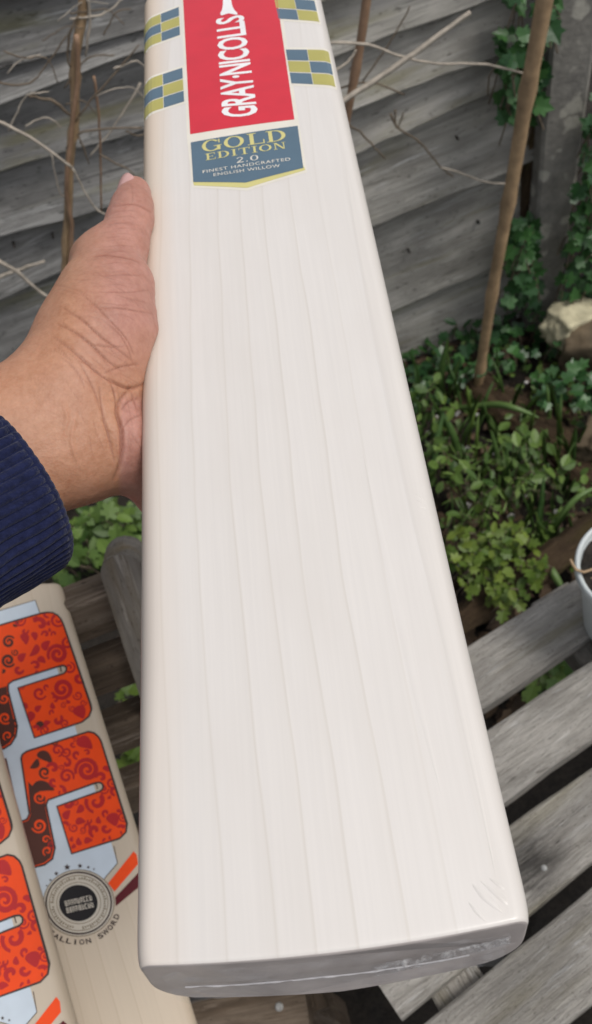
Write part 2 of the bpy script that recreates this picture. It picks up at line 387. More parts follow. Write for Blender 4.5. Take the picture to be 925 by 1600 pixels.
def twig_mesh(pix, y, w, n=4):
    pts = [on_y(px, py, y + dy) for (px, py, *r) in pix for dy in [r[0] if r else 0.0]]
    d = proj(pts[len(pts) // 2])[2]; sp = smooth_path(pts, n, .0006)
    rr = w / 2 * d / F; return tube_mesh('twig', sp, [rr * (1.12 - .35 * i / len(sp)) * (1 + rnd.uniform(-.1, .1)) for i in range(len(sp))], 6)
st = empty('woody_stem', on_y(98, 440, 1.07), 'straw brown upright climber stem with bare side shoots behind the hand', 'plant stem')
f3 = on_y(96, 470, 1.07); t3 = on_y(134, -40, 1.07)
pts = [on_y(x, y, 1.07) for x, y in ((134, -40), (126, 40), (117, 100), (117, 180), (110, 240), (106, 330), (101, 430), (92, 560), (88, 700))]
sp = smooth_path(pts, 4, .0007)
link('stem', tube_mesh('stem', sp, [.0055 + (.0022 if i in (9, 14, 22) else 0) for i in range(len(sp))], 9), M_bamboo, st, smooth=True)
sp2 = smooth_path([on_y(x, y, 1.06) for x, y in ((120, 55), (122, 120), (112, 200), (104, 300), (112, 350), (108, 425))], 4, .0007)
link('stem', tube_mesh('stem', sp2, .003, 7), M_bamboo2, st, smooth=True)
for pix, w, m in (([(115, 186), (86, 160), (62, 153), (45, 150)], 5, M_twigd), ([(118, 190), (140, 160), (180, 115), (217, 70)], 3.4, M_twigd),
                  ([(104, 232), (118, 212), (150, 203), (222, 200)], 3.6, M_twigd), ([(110, 30), (140, 26), (165, 20), (192, -2)], 4, M_twig),
                  ([(136, -5), (141, 30), (137, 60), (134, 88)], 4.5, M_twig), ([(122, 25), (108, 55), (106, 90), (110, 105)], 4, M_twigd),
                  ([(123, 215), (132, 235), (139, 256)], 3, M_twigd), ([(106, 305), (96, 305), (88, 280), (80, 240)], 2.6, M_twig)):
    link('side_shoot', twig_mesh(pix, 1.065, w), m, st, smooth=True)
rt_ = random.Random(12)
for k in range(14):
    x0, y0 = rt_.uniform(0, 215), rt_.uniform(0, 250); an = rt_.uniform(-1.2, .6); L_ = rt_.uniform(40, 110); pix = [(x0, y0), (x0 + L_ * .35 * math.cos(an), y0 + L_ * .35 * math.sin(an) + rt_.uniform(-8, 8)), (x0 + L_ * .7 * math.cos(an), y0 + L_ * .7 * math.sin(an) + rt_.uniform(-8, 8)), (x0 + L_ * math.cos(an + .3), y0 + L_ * math.sin(an + .3))]
    w, m = rt_.uniform(1.6, 3.0), rt_.choice((M_twig, M_twigd, M_twigd))
    link('side_shoot', twig_mesh(pix, 1.065, w), m, st, smooth=True)
def twig(label, pix, y, w, m=M_twig, name='dead_twig'):
    o = link(name, twig_mesh(pix, y, w), m, None, smooth=True); tag(o, label, 'twig'); return o
twig('thick pale snapped twig slanting up from the bat with a light cut end', [(520, 168), (600, 116), (668, 68), (735, 19)], 1.02, 9)
twig('long thin bare twig running from the bat across to the tall cane', [(505, 66), (575, 70), (625, 88), (683, 99), (760, 101), (832, 118)], 1.04, 4.2)
twig('short pale twig curving out at the bat edge below the checked sticker', [(505, 118), (528, 108), (548, 92), (556, 78)], 1.06, 5)
twig('pale straight twig crossing in front of the woody stem', [(-20, 182), (35, 208), (72, 232), (113, 262)], 1.0, 5.2)
twig('thin grey twig hanging beside the thumb tip', [(113, 262), (130, 295), (148, 325), (166, 336)], 1.03, 3.4)
twig('pale twig low on the dark fence by the wrist', [(-20, 398), (25, 424), (55, 450), (88, 474)], 1.02, 6.0)
twig('mossy grey twig lying against the fence above the wrist', [(-20, 442), (12, 428), (40, 418), (70, 408)], 1.12, 6.0)
twig('hair thin dark twig slanting on the dark fence left of the stem', [(-10, 122), (12, 132), (45, 130), (64, 112), (104, 56)], 1.09, 3.2, M_twigd)
twig('thin brown upright twig between stem and thumb', [(147, 120), (154, 180), (157, 250), (158, 332)], 1.1, 3.6, M_bamboo2)
twig('faint long twig across the fence below the thin upright twig', [(220, 130), (190, 180), (165, 215), (140, 245)], 1.12, 3.6)
twig('forked dry twig on the weathered fence in the middle', [(610, 178), (622, 200), (650, 218), (672, 240), (690, 262), (708, 276)], 1.12, 3.4, M_twigd)
twig('bowed thin twig just right of the bat below the cane', [(545, 196), (562, 206), (585, 230), (602, 248)], 1.12, 3.4, M_twigd)
twig('small upright prong of dry twig on the fence', [(618, 172), (617, 190), (622, 200), (630, 176)], 1.12, 3.0, M_twigd)
twig('fine twig against the fence meeting the tall cane at mid height', [(690, 262), (720, 270), (760, 285), (812, 288)], 1.12, 3.0)
twig('thin twig knot in front of the reddish cane', [(530, 138), (566, 130), (592, 132), (632, 148)], 1.11, 3.2, M_twigd)
twig('short dark twig hanging above the knot', [(566, 128), (600, 80), (625, 40), (640, 10)], 1.14, 3.0, M_twigd)

# ------------------------------------------------------------------ leaves
def leaf_shape(kind):
    if kind == 'ivy':
        o = [(0, 0), (.28, -.10), (.52, .12), (.36, .34), (.50, .62), (.24, .62), (0, 1.0), (-.24, .62), (-.50, .62), (-.36, .34), (-.52, .12), (-.28, -.10)]
    elif kind == 'lobed':
        o = [(0, 0), (.10, .18), (.34, .14), (.42, .34), (.24, .42), (.40, .58), (.36, .78), (.16, .74), (.10, .98), (-.10, .98), (-.16, .74), (-.36, .78), (-.40, .58), (-.24, .42), (-.42, .34), (-.34, .14), (-.10, .18)]
    elif kind == 'oval':
        o = [(0, 0), (.18, .18), (.29, .45), (.22, .75), (0, 1), (-.22, .75), (-.29, .45), (-.18, .18)]
    else:
        o = [(0, 0), (.06, .3), (.05, .7), (0, 1), (-.05, .7), (-.06, .3)]
    V = [(x, y, .16 * abs(x) - .10 * y * y) for x, y in o]; V.append((0, .42, -.03)); c = len(V) - 1
    return V, [(i, (i + 1) % c, c) for i in range(c)]
LEAF = {}
def leaf_mesh(kind, m):
    k = (kind, m.name)
    if k not in LEAF:
        V, Fc = leaf_shape(kind); LEAF[k] = mesh(kind + '_leaf', V, Fc); LEAF[k].materials.append(m)
    return LEAF[k]
def leaf_at(p, n, size, spin, tip_down=None):
    """matrix of a leaf lying with normal n at p"""
    n = n.normalized(); x = n.cross(Vector((.2, .3, 1)) if abs(n.z) < .9 else Vector((1, .1, 0))).normalized()
    Mx = frame(p, x, n) @ Matrix.Rotation(spin, 4, 'Z'); return Mx @ Matrix.Diagonal((size, size, size, 1))
def plant(name, label, cat, spots, kinds, m, size, nrm, rn, group=None, tilt=.6, stems=True, base=None, stem_m=None):
    """spots: world points of the leaves; one child per leaf and one stem mesh"""
    base = base or Vector((sum(s.x for s in spots) / len(spots), sum(s.y for s in spots) / len(spots), 0))
    root = empty(name, base, label, cat, group)
    for s in spots:
        n = (nrm + Vector((rn.uniform(-1, 1), rn.uniform(-1, 1), rn.uniform(-1, 1))) * tilt)
        mm = m if not isinstance(m, (list, tuple)) else rn.choice(m)
        link('leaf', leaf_mesh(rn.choice(kinds), mm), None, root, leaf_at(s, n, size * rn.uniform(.65, 1.25), rn.uniform(0, 6.28)))
    if stems:
        bm = bmesh.new(); rings = []
        Vs, Fs = [], []
        for s in spots[::2]:
            mid = (s + base) / 2 + Vector((0, 0, .25 * (s - base).length)); b0 = base if stems == 'radial' else Vector((s.x + rn.uniform(-.02, .02), s.y + .01, s.z - .05))
            path = [b0, (b0 + s) / 2 + Vector((rn.uniform(-.006, .006), 0, .006)), s]
            t = tube_mesh('t', path, .0012, 4); o = len(Vs)
            Vs += [v.co.copy() for v in t.vertices]; Fs += [tuple(o + i for i in f.vertices) for f in t.polygons]; bpy.data.meshes.remove(t)
        bm.free(); tag(link('stems', mesh('stems', Vs, Fs), stem_m or M_twigd, root), kind='stuff')
    return root
def spots_on_y(poly, y, n, rn, dy=.05):
    xs_ = [p[0] for p in poly]; ys_ = [p[1] for p in poly]; out = []
    while len(out) < n:
        px, py = rn.uniform(min(xs_), max(xs_)), rn.uniform(min(ys_), max(ys_))
        if inside(px, py, poly): out.append(on_y(px, py, y - rn.uniform(0, dy)))
    return out
def spots_on_z(poly, n, rn, z0=0.0, dz=.08):
    xs_ = [p[0] for p in poly]; ys_ = [p[1] for p in poly]; out = []
    while len(out) < n:
        px, py = rn.uniform(min(xs_), max(xs_)), rn.uniform(min(ys_), max(ys_))
        if inside(px, py, poly): out.append(on_z(px, py, z0 + rn.uniform(0, dz)))
    return out
def inside(x, y, poly):
    c = False; j = len(poly) - 1
    for i in range(len(poly)):
        (xi, yi), (xj, yj) = poly[i], poly[j]
        if (yi > y) != (yj > y) and x < (xj - xi) * (y - yi) / (yj - yi) + xi: c = not c
        j = i
    return c
rl = random.Random(21)
FN = Vector((0, -1, .55))
plant('ivy_plant', 'ivy hanging on the fence end behind the tall cane near the photo top', 'ivy',
      spots_on_y([(775, 90), (790, 50), (845, 60), (850, 110), (835, 190), (790, 195), (775, 140)], 1.15, 70, rl, .07)
      + spots_on_y([(800, -30), (815, -30), (818, 30), (798, 25)], 1.15, 8, rl), ['ivy'], M_ivy, .021, FN, rl, base=on_y(810, 200, 1.15))
plant('ivy_plant', 'small round ivy sprig beside the top of the concrete post', 'ivy',
      spots_on_y([(848, -20), (866, -20), (866, 60), (850, 62)], 1.12, 16, rl, .03), ['ivy'], M_ivy, .024, FN, rl, base=on_y(858, 70, 1.13))
plant('ivy_plant', 'ivy climbing at the foot of the concrete post right of the cane', 'ivy',
      spots_on_y([(795, 350), (835, 345), (842, 470), (790, 480)], 1.13, 75, rl, .07), ['ivy'], M_ivy, .024, FN, rl, base=on_y(815, 490, 1.12))
plant('ivy_plant', 'dense dark ivy covering the fence right of the concrete post', 'ivy',
      spots_on_y([(925, 150), (990, 150), (990, 470), (870, 470), (882, 400), (905, 300)], 1.15, 280, rl, .10), ['ivy'], M_ivy, .023, FN, rl, base=on_y(920, 480, 1.14))
plant('ivy_plant', 'trailing ivy on the ground around the pale stone', 'ivy',
      spots_on_z([(830, 455), (925, 430), (990, 480), (990, 640), (870, 640), (800, 600), (770, 520), (800, 470)], 210, rl, .0, .08), ['ivy'], M_ivy, .021, Vector((0, -.35, 1)), rl)
plant('ivy_plant', 'low ivy patch under the fence at the foot of the tall cane', 'ivy',
      spots_on_z([(620, 570), (700, 510), (790, 480), (800, 560), (740, 600), (640, 650)], 130, rl, .0, .07), ['ivy', 'oval'], M_ivy, .022, Vector((0, -.35, 1)), rl)
plant('herb_plant', 'bushy mid green herb in the middle of the bed', 'herb',
      spots_on_z([(680, 720), (760, 690), (840, 680), (850, 760), (800, 810), (700, 830)], 200, rl, .03, .10), ['oval', 'blade', 'blade'], M_herb, .022, Vector((0, -.3, 1)), rl, tilt=1.0)
plant('herb_plant', 'broad leaved green herb against the bat edge', 'herb',
      spots_on_z([(640, 610), (680, 590), (720, 640), (700, 720), (660, 740)], 80, rl, .02, .08), ['oval', 'oval', 'blade'], M_herb, .022, Vector((0, -.3, 1)), rl, tilt=.9)
plant('herb_plant', 'round leaved herb beside the rotten timber edging', 'herb',
      spots_on_z([(790, 650), (830, 660), (880, 730), (860, 760), (800, 720)], 55, rl, .02, .07), ['oval'], M_herb, .026, Vector((0, -.3, 1)), rl)
plant('herb_plant', 'sparse green herb by the white pot', 'herb',
      spots_on_z([(850, 770), (925, 740), (960, 800), (900, 860), (840, 850)], 45, rl, .01, .05), ['oval', 'blade'], M_herb, .024, Vector((0, -.3, 1)), rl, tilt=.9)
gs = []
for cx, cy, rr, n in ((735, 845, 34, 38), (790, 850, 42, 60), (830, 890, 30, 36), (760, 900, 45, 60), (795, 930, 34, 36), (715, 870, 24, 24)):
    for _ in range(n):
        a, q = rl.uniform(0, 6.28), math.sqrt(rl.random()) * rr
        gs.append(on_z(cx + q * math.cos(a), cy + q * math.sin(a) * .8, rl.uniform(.04, .13)))
plant('feverfew_plant', 'yellow green lobed herb clump just behind the slatted bench', 'herb', gs, ['lobed', 'lobed', 'oval'], M_gold, .018, Vector((0, -.3, 1)), rl, tilt=.7)
plant('herb_plant', 'bright green herb seen under the wrist behind the chair back', 'herb',
      spots_on_z([(90, 840), (130, 800), (210, 790), (225, 850), (150, 880), (95, 895)], 90, rl, .03, .12), ['lobed', 'oval'], M_herb, .032, Vector((0, -.3, 1)), rl)
plant('herb_plant', 'fresh green weed showing through the chair slats', 'herb',
      spots_on_z([(175, 1080), (200, 1080), (220, 1190), (205, 1230), (190, 1180)], 34, rl, .10, .12), ['oval', 'lobed'], M_gold, .028, Vector((0, -.3, 1)), rl)
plant('herb_plant', 'low weed in the dark gap under the slatted bench', 'herb',
      spots_on_z([(800, 1060), (870, 1020), (925, 990), (925, 1040), (850, 1090)], 60, rl, .02, .08), ['oval', 'lobed'], M_herb, .026, Vector((0, -.3, 1)), rl)
# strap leaves
def strap(pix, z0, w, root, m=M_strap):
    P = smooth_path([on_z(px, py, z) for (px, py, z) in pix], 4); d = proj(P[len(P) // 2])[2]; ww = w / 2 * d / F
    Vs, Fs = [], []
    for i, p in enumerate(P):
        t = (P[min(i + 1, len(P) - 1)] - P[max(i - 1, 0)]).normalized(); vdir = (CAM - p).normalized()
        s = t.cross(vdir).normalized(); n = s.cross(t); k = math.sin(math.pi * min(.97, .22 + .76 * i / (len(P) - 1))) ** .7 * ww
        Vs += [p - s * k, p + n * k * -.35, p + s * k, p + n * (k * -.35 - .0006)]
        if i:
            o = 4 * (i - 1)
            Fs += [(o + a, o + (a + 1) % 4, o + 4 + (a + 1) % 4, o + 4 + a) for a in range(4)]
    link('leaf', fix_normals(mesh('leaf', Vs, Fs)), m, root, smooth=True)
for label, straps in (
    ('upright green strap leaves right of the bat by the low ivy', [[(690, 625, .0), (688, 590, .06), (700, 530, .14)], [(720, 725, .0), (708, 680, .06), (688, 640, .10)], [(676, 760, .0), (680, 700, .06), (694, 640, .10)]]),
    ('spiky green strap leaves in the middle of the bed', [[(785, 770, .0), (778, 715, .07), (767, 672, .12)], [(840, 850, .0), (845, 790, .08), (850, 745, .12)], [(800, 790, .0), (790, 740, .06), (792, 700, .1)]]),
    ('pale strap leaf bent over the rotten timber edging', [[(700, 640, .02), (770, 632, .07), (805, 638, .08), (842, 653, .06)]]),
    ('long arching green strap leaf next to the white pot', [[(852, 850, .0), (875, 810, .06), (905, 775, .09), (960, 750, .08)], [(925, 870, .02), (890, 862, .05), (850, 862, .04)], [(876, 915, .05), (862, 892, .06), (850, 872, .05)]])):
    P = [on_z(*s[0]) for s in straps]; root = empty('bluebell_plant', P[0], label, 'plant')
    for s in straps: strap(s, 0, rl.uniform(8, 13), root)
tuft = empty('grass_tuft', on_z(780, 760, 0), 'thin grass blades scattered through the herbs in the bed', 'grass')
rg = random.Random(31)
for k in range(110):
    x, y = rg.uniform(650, 900), rg.uniform(600, 880); dx_, dy_ = rg.uniform(-28, 28), rg.uniform(25, 75)
    strap([(x, y, .0), (x + dx_ * .4, y - dy_ * .55, .06), (x + dx_, y - dy_, rg.uniform(.08, .12))], 0, rg.uniform(3.5, 7), tuft, rg.choice((M_strap, M_herb, M_strap)))
# leaf litter and small ground cover, pebbles
def scatter(name, kinds, m, n, size, region, z, label, seed, zj=.03):
    rn = random.Random(seed); Vs, Fs = [], []
    for _ in range(n):
        px, py = rn.uniform(*region[0]), rn.uniform(*region[1]); p = on_z(px, py, z + rn.uniform(0, zj))
        if p.y > FY - .03: continue
        V, Fc = leaf_shape(rn.choice(kinds)); nn = Vector((rn.uniform(-.8, .8), rn.uniform(-.8, .8), 1)); Mx = leaf_at(p, nn, size * rn.uniform(.5, 1.3), rn.uniform(0, 6.28))
        o = len(Vs); Vs += [Mx @ Vector(v) for v in V]; Fs += [tuple(o + i for i in f) for f in Fc]
    tag(link(name, mesh(name, Vs, Fs), m), label, 'ground cover', kind='stuff')
scatter('leaf_litter', ['oval', 'ivy'], M_litter, 900, .026, ((560, 1000), (480, 1150)), -.005, 'brown dead leaf litter on the dark soil', 3, .015)
scatter('ground_cover', ['oval', 'lobed', 'blade'], M_herb, 900, .013, ((600, 980), (540, 900)), .0, 'small green seedlings covering the bed', 4, .035)
scatter('weeds', ['oval', 'lobed', 'blade'], M_herb, 240, .024, ((60, 300), (770, 960)), .0, 'green weeds on the soil behind the chair', 5, .05)
rn = random.Random(9); Vs, Fs = [], []
for px, py in [(680, 652), (745, 648), (712, 648), (727, 735), (820, 775), (869, 800), (866, 824), (755, 820), (757, 832), (730, 790), (822, 672), (866, 683), (830, 512), (800, 470), (730, 700), (790, 742)] + [(rn.uniform(640, 925), rn.uniform(560, 960)) for _ in range(30)]:
    p = on_z(px, py, .02); s = rn.uniform(.003, .0065); o = len(Vs)
    bm = bmesh.new(); bmesh.ops.create_icosphere(bm, subdivisions=1, radius=1)
    Vs += [p + Vector((v.co.x * s * 1.3, v.co.y * s, v.co.z * s * .7)) * (1 + .25 * mnoise.noise(v.co * 2 + p * 50)) for v in bm.verts]
    Fs += [tuple(o + v.index for v in f.verts) for f in bm.faces]; bm.free()
tag(link('pebbles', mesh('pebbles', Vs, Fs), M_pebble, smooth=True), 'small pale pebbles scattered in the bed', 'pebbles', kind='stuff')

# ------------------------------------------------------------------ stone, brown block, rotten edging
def rock(name, label, cat, c, size, m, rot, seed, parent=None, rough=.25):
    bm = bmesh.new(); bmesh.ops.create_cube(bm, size=2); bmesh.ops.subdivide_edges(bm, edges=bm.edges, cuts=11, use_grid_fill=True)
    for v in bm.verts:
        q = v.co.copy(); r = q.normalized() * 1.15; q = q.lerp(r, .35)
        q *= 1 + .06 * mnoise.noise(q * 8) + rough * mnoise.noise(q * 1.3 + Vector((seed, 0, 0))) + rough * .5 * mnoise.noise(q * 3.5 + Vector((0, seed, 0)))
        v.co = Vector((q.x * size[0], q.y * size[1], q.z * size[2]))
    me = bpy.data.meshes.new(name); bm.to_mesh(me); bm.free()
    o = link(name, me, m, parent, Matrix.Translation(c) @ rot, smooth=True); return tag(o, label, cat) if label else o
rz = Matrix.Rotation(R(20), 4, 'Z')
rock('limestone_block', 'pale broken stone at the right edge with ivy over it', 'stone', on_z(893, 505, .07), (.044, .030, .030), M_stone, rz @ Matrix.Rotation(R(12), 4, 'Y'), 4)
rock('brown_rock', 'brown rock under the pale broken stone', 'stone', on_z(930, 545, .04), (.055, .04, .045), M_stoneb, Matrix.Rotation(R(-25), 4, 'Z'), 8)
rock('brown_rock', 'reddish brown stone at the right edge beyond the strap leaf', 'stone', on_z(940, 690, .03), (.045, .03, .03), M_stoneb, Matrix.Rotation(R(40), 4, 'Z'), 12)
ed = empty('timber_edging', on_z(850, 660, .02), 'rotten brown timber edging lying across the bed', 'timber')
A, B = on_z(740, 590, .03), on_z(945, 735, .03)
plank('log', frame(A, B - A, Vector((0, -.2, 1))), (B - A).length, .055, .075, .05, M_log, ed, y0=-.028, y1=-.04, jit=.006, cham=.010, nx=22, seed=13)
A, B = on_z(720, 1000, .05), on_z(900, 880, .05)
ed2 = empty('timber_edging', on_z(860, 915, .02), 'dark brown board edging the bed behind the top bench slat', 'timber')
plank('board', frame(A, B - A, Vector((0, -.7, .7))), (B - A).length * 1.3, .035, .05, .02, M_log, ed2, jit=.003, nx=18, seed=14)

# slat with a dark damp stain of its own
def stained(src, centre, rx, ry):
    m = src.copy(); m.name = 'stained_timber'; nt = m.node_tree; b = nt.nodes['Principled BSDF']; old = b.inputs['Base Color'].links[0].from_socket
    tc = nt.nodes.new('ShaderNodeTexCoord'); mp = nt.nodes.new('ShaderNodeMapping')
    mp.inputs['Location'].default_value = (-centre[0] / rx, -centre[1] / ry, 0); mp.inputs['Scale'].default_value = (1 / rx, 1 / ry, 0); nt.links.new(tc.outputs['Object'], mp.inputs[0])
    ln = nt.nodes.new('ShaderNodeVectorMath'); ln.operation = 'LENGTH'; nt.links.new(mp.outputs[0], ln.inputs[0])
    st = nt.nodes.new('ShaderNodeMapping'); st.inputs['Scale'].default_value = (30, 160, 30); nt.links.new(tc.outputs['Object'], st.inputs[0])
    ad = nt.nodes.new('ShaderNodeMath'); ad.operation = 'MULTIPLY_ADD'; nt.links.new(nz(nt, st.outputs[0], 1.0, 5, .7), ad.inputs[0]); ad.inputs[1].default_value = 1.6; nt.links.new(ln.outputs['Value'], ad.inputs[2])
    f = ramp(nt, ad.outputs[0], [(.75, (.85, .85, .85)), (1.0, (0, 0, 0))])
    mr = nt.nodes.new('ShaderNodeMapRange'); mr.inputs[1].default_value = .9; mr.inputs[2].default_value = 1.9; mr.inputs[3].default_value = .88; mr.inputs[4].default_value = 0; nt.links.new(ad.outputs[0], mr.inputs[0])
    nt.links.new(mixc(nt, mr.outputs[0], old, (.030, .027, .025)), b.inputs['Base Color']); return m
# ------------------------------------------------------------------ slatted bench (right)
BZ = .45
bench = empty('slatted_bench', on_z(850, 1250, 0), 'weathered grey slatted wooden bench carrying the white pot', 'bench')
dirv = (on_z(901, 904, BZ) - on_z(731, 1009, BZ)).normalized(); perp = Vector((-dirv.y, dirv.x, 0))
LE = on_z(603, 1558, BZ); e_dir = None
slats = [((731, 1009), (901, 904), (755, 1106), (906, 1005)), ((763, 1139), (925, 1031), (792, 1250), (925, 1154)),
         ((801, 1285), (925, 1197), (840, 1416), (925, 1346)), ((663, 1600), (925, 1386), (888, 1600), (925, 1569))]
def hit(P, d, o):      # where line P+td meets the bench's left end (line through o along perp)
    t = (o - P).dot(dirv) / d.dot(dirv); return P + d * t
quads = []
for i, (a, b_, c_, d_) in enumerate(slats):
    A, B, C_, D = (on_z(*q, BZ) for q in (a, b_, c_, d_))
    quads.append((A, (B - A).normalized(), C_, (D - C_).normalized()))
A, dA, C_, dC = quads[3]; gap = (quads[2][2] - quads[1][2])
quads.append((C_ - perp * .018, dC, C_ - perp * .09, dC))
quads.append((C_ - perp * .108, dC, C_ - perp * .18, dC))
for i, (A, dA, C_, dC) in enumerate(quads):
    o = LE - dirv * (.0, .004, -.002, .003, -.001, .002)[i]
    a0, c0 = hit(A, dA, o), hit(C_, dC, o); a1, c1 = hit(A, dA, o + dirv * 1.15), hit(C_, dC, o + dirv * 1.15)
    Mx = frame(c0, c1 - c0, Vector((0, 0, 1))); inv = Mx.inverted()
    q0, q1 = inv @ a0, inv @ a1
    plank('slat', Mx, (c1 - c0).length, q0.y, q1.y, .018, stained(M_slat, (inv @ on_z(828, 1350, BZ)), .042, .034) if i == 2 else M_slat, bench, nx=30, jit=.0007, cham=.0022, sag=.001, seed=20 + i)
def slab(name, A, B, w, t, m, parent, z=Vector((0, 0, 1)), seed=0):
    return plank(name, frame(A, B - A, z), (B - A).length, w, w, t, m, parent, y0=-w / 2, y1=-w / 2, seed=seed)
for k, off in enumerate((.055, .34, 1.0)):
    s = LE + dirv * off; top_ = hit(quads[0][0], quads[0][1], s)
    s0 = top_ + perp * .01 - Vector((0, 0, .0195)); s1 = s - perp * .3 - Vector((0, 0, .0195))
    slab('bearer', s0, s1, .045, .035, M_slat, bench, seed=40 + k)
for k, off in enumerate((.10, 1.02)):
    for j, dd in enumerate((.10, .62)):
        s = LE + dirv * off; top_ = hit(quads[0][0], quads[0][1], s) - perp * dd
        slab('leg', Vector((top_.x, top_.y, -.03)), Vector((top_.x, top_.y, BZ - .056)), .045, .045, M_slat, bench, z=dirv, seed=50 + k * 2 + j)
for i, (px, py) in enumerate(((850, 1356),)):
    p = on_z(px, py, BZ + .001); link('screw', tube_mesh('screw', [p - Vector((0, 0, .004)), p, p + Vector((0, 0, .0008))], [.0026, .0026, .0016], 10), M_screw, bench)

# ------------------------------------------------------------------ chair (left)
P0 = U(163, 902, .745)                      # right end of its top rail
chair = empty('garden_chair', Vector((P0.x - .2, P0.y - .2, 0)), 'weathered wooden garden chair with slatted back behind the leaning bats', 'chair')
down = Vector((0.02, -.56, -.83)).normalized()        # along the reclined back, downwards
rail = Vector((1, -.02, .01)).normalized(); nb = rail.cross(down).normalized()
if nb.y > 0: nb = -nb
dd = P0 - CAM
def back_pt(px, py): return on_plane(px, py, P0, nb)
x_ax = None
for i, (tl, tr, bl, br) in enumerate((((107, 940), (166, 920), (129, 1009), (185, 987)), ((140, 1036), (194, 1018), (160, 1090), (213, 1071)),
                                      ((169, 1131), (213, 1113), (186, 1182), (240, 1162)), ((196, 1222), (250, 1204), (216, 1272), (270, 1252)), ((226, 1312), (280, 1294), (246, 1362), (300, 1342)))):
    A, B, C_, D = (back_pt(*q) for q in (tl, tr, bl, br))
    dx = (D - C_).normalized(); C0 = C_ - dx * .42; L = (D - C0).length + .05
    w = (A - C_).length * .97
    plank('slat', frame(C0 + nb * .0, dx, (nb - Vector((0, 0, .30))).normalized()), L, w * 1.12, w * 1.12, .024, M_chair, chair, jit=.0012, cham=.003, nx=12, seed=60 + i)
# right stile with rounded top, proud of the slats
S0, S1 = on_plane(182, 868, P0 + nb * .02, nb), on_plane(296, 1230, P0 + nb * .02, nb)
ax = (S1 - S0).normalized(); side = ax.cross(nb).normalized(); rings = []
hw = .0165
for k in range(7):
    a = (1 - k / 6) * math.pi / 2; q = S0 + ax * (hw * .9 * (1 - math.sin(a))); w = hw * max(.2, math.cos(a))
    rings.append([q - side * w + nb * .0, q + side * w + nb * .0, q + side * w - nb * .04, q - side * w - nb * .04])
M_stile = old_wood('grey_chair_timber', (.08, .068, .055), (.235, .21, .18), (.44, .41, .37), (.20, .14, .06), 5, 80)
rings.append([S1 - side * hw, S1 + side * hw, S1 + side * hw - nb * .04, S1 - side * hw - nb * .04])
V, Fc = loft(rings); org = S0 - side * hw; Mx = frame(S0, ax, nb); inv = Mx.inverted()
link('stile', fix_normals(mesh('stile', [inv @ v for v in V], Fc)), M_stile, chair, Mx)
S2 = S0 - rail * .46; S3 = S2 + (S1 - S0)
slab('stile', S2, S3, .033, .04, M_chair, chair, z=nb, seed=71)
# seat: front beam with a screw, seat slats, legs
seat_z = max(.16, S1.z - .02)
fb0, fb1 = on_z(250, 1620, .30), on_z(480, 1575, .30)
slab('seat_rail', fb0 - (fb1 - fb0) * 1.2, fb1, .05, .03, M_chair, chair, seed=72)
p = on_z(436, 1573, .301); link('screw', tube_mesh('screw', [p - Vector((0, 0, .004)), p, p + Vector((0, 0, .0015))], [.0042, .0042, .003], 10), M_screw, chair)
for k, q in enumerate((S1, S3)):
    slab('leg', Vector((q.x, q.y + .0, -.03)), q - nb * .02 + Vector((0, 0, -.0)), .035, .035, M_chair, chair, z=Vector((0, -1, .0)), seed=74 + k)
for k, q in enumerate((fb1 - (fb1 - fb0) * .1, fb0 - (fb1 - fb0) * .9)):
    slab('leg', Vector((q.x, q.y, -.03)), Vector((q.x, q.y, .269)), .035, .035, M_chair, chair, z=Vector((0, -1, 0)), seed=78 + k)
for k, (q, q2) in enumerate(((S1, fb1), (S3, fb0 - (fb1 - fb0)))):
    slab('seat_rail', Vector((q.x, q.y, .262)), Vector((q2.x, q2.y, .262)), .03, .02, M_chair, chair, seed=82 + k)

# ------------------------------------------------------------------ white pot
PZ = BZ + .001; rimc = on_z(995, 882, BZ + .112)
px0, py0 = rimc.x, rimc.y
pot = empty('plant_pot', Vector((px0, py0, PZ)), 'white glazed plant pot standing on the top bench slat', 'plant pot')
prof = [(.0, .0), (.036, .0), (.0375, .003), (.045, .060), (.047, .074), (.0512, .0745), (.0518, .0765), (.0518, .083), (.0508, .0855), (.0485, .0855), (.0470, .083), (.0462, .070), (.0, .070)]
seg = 48; rings = [[(r * math.cos(2 * math.pi * k / seg), r * math.sin(2 * math.pi * k / seg), z) for k in range(seg)] for r, z in [(max(r, .0005), z + (.027 if z > .01 else 0)) for r, z in prof]]
V, Fc = loft(rings); link('pot_body', fix_normals(mesh('pot_body', V, Fc)), M_pot, pot, Matrix.Translation((px0, py0, PZ)), smooth=True)
V = [(0, 0, .100)] + [((.0458 * r / 4) * math.cos(2 * math.pi * k / 24), (.0458 * r / 4) * math.sin(2 * math.pi * k / 24), .098 + .006 * rnd.random()) for r in range(1, 5) for k in range(24)]
Fc = [(0, 1 + k, 1 + (k + 1) % 24) for k in range(24)] + [(1 + r * 24 + k, 1 + (r + 1) * 24 + k, 1 + (r + 1) * 24 + (k + 1) % 24, 1 + r * 24 + (k + 1) % 24) for r in range(3) for k in range(24)]
link('soil', mesh('soil', V, Fc), M_soil, pot, Matrix.Translation((px0, py0, PZ)))
pp = empty('potted_plant', Vector((px0, py0, PZ + .100)), 'dry grassy seedling growing in the white pot', 'plant')
for k in range(40):
    a = rl.uniform(0, 6.28); q = rl.uniform(.0, .036); s0 = Vector((px0 + q * math.cos(a), py0 + q * math.sin(a), PZ + .099))
    s1 = s0 + Vector((rl.uniform(-.02, .02), rl.uniform(-.02, .02), rl.uniform(.01, .03)))
    link('blade', tube_mesh('blade', [s0, s0.lerp(s1, .5) + Vector((0, 0, .004)), s1], [.0010, .0009, .0003], 5), rl.choice((M_strap, M_bamboo, M_gold)), pp)
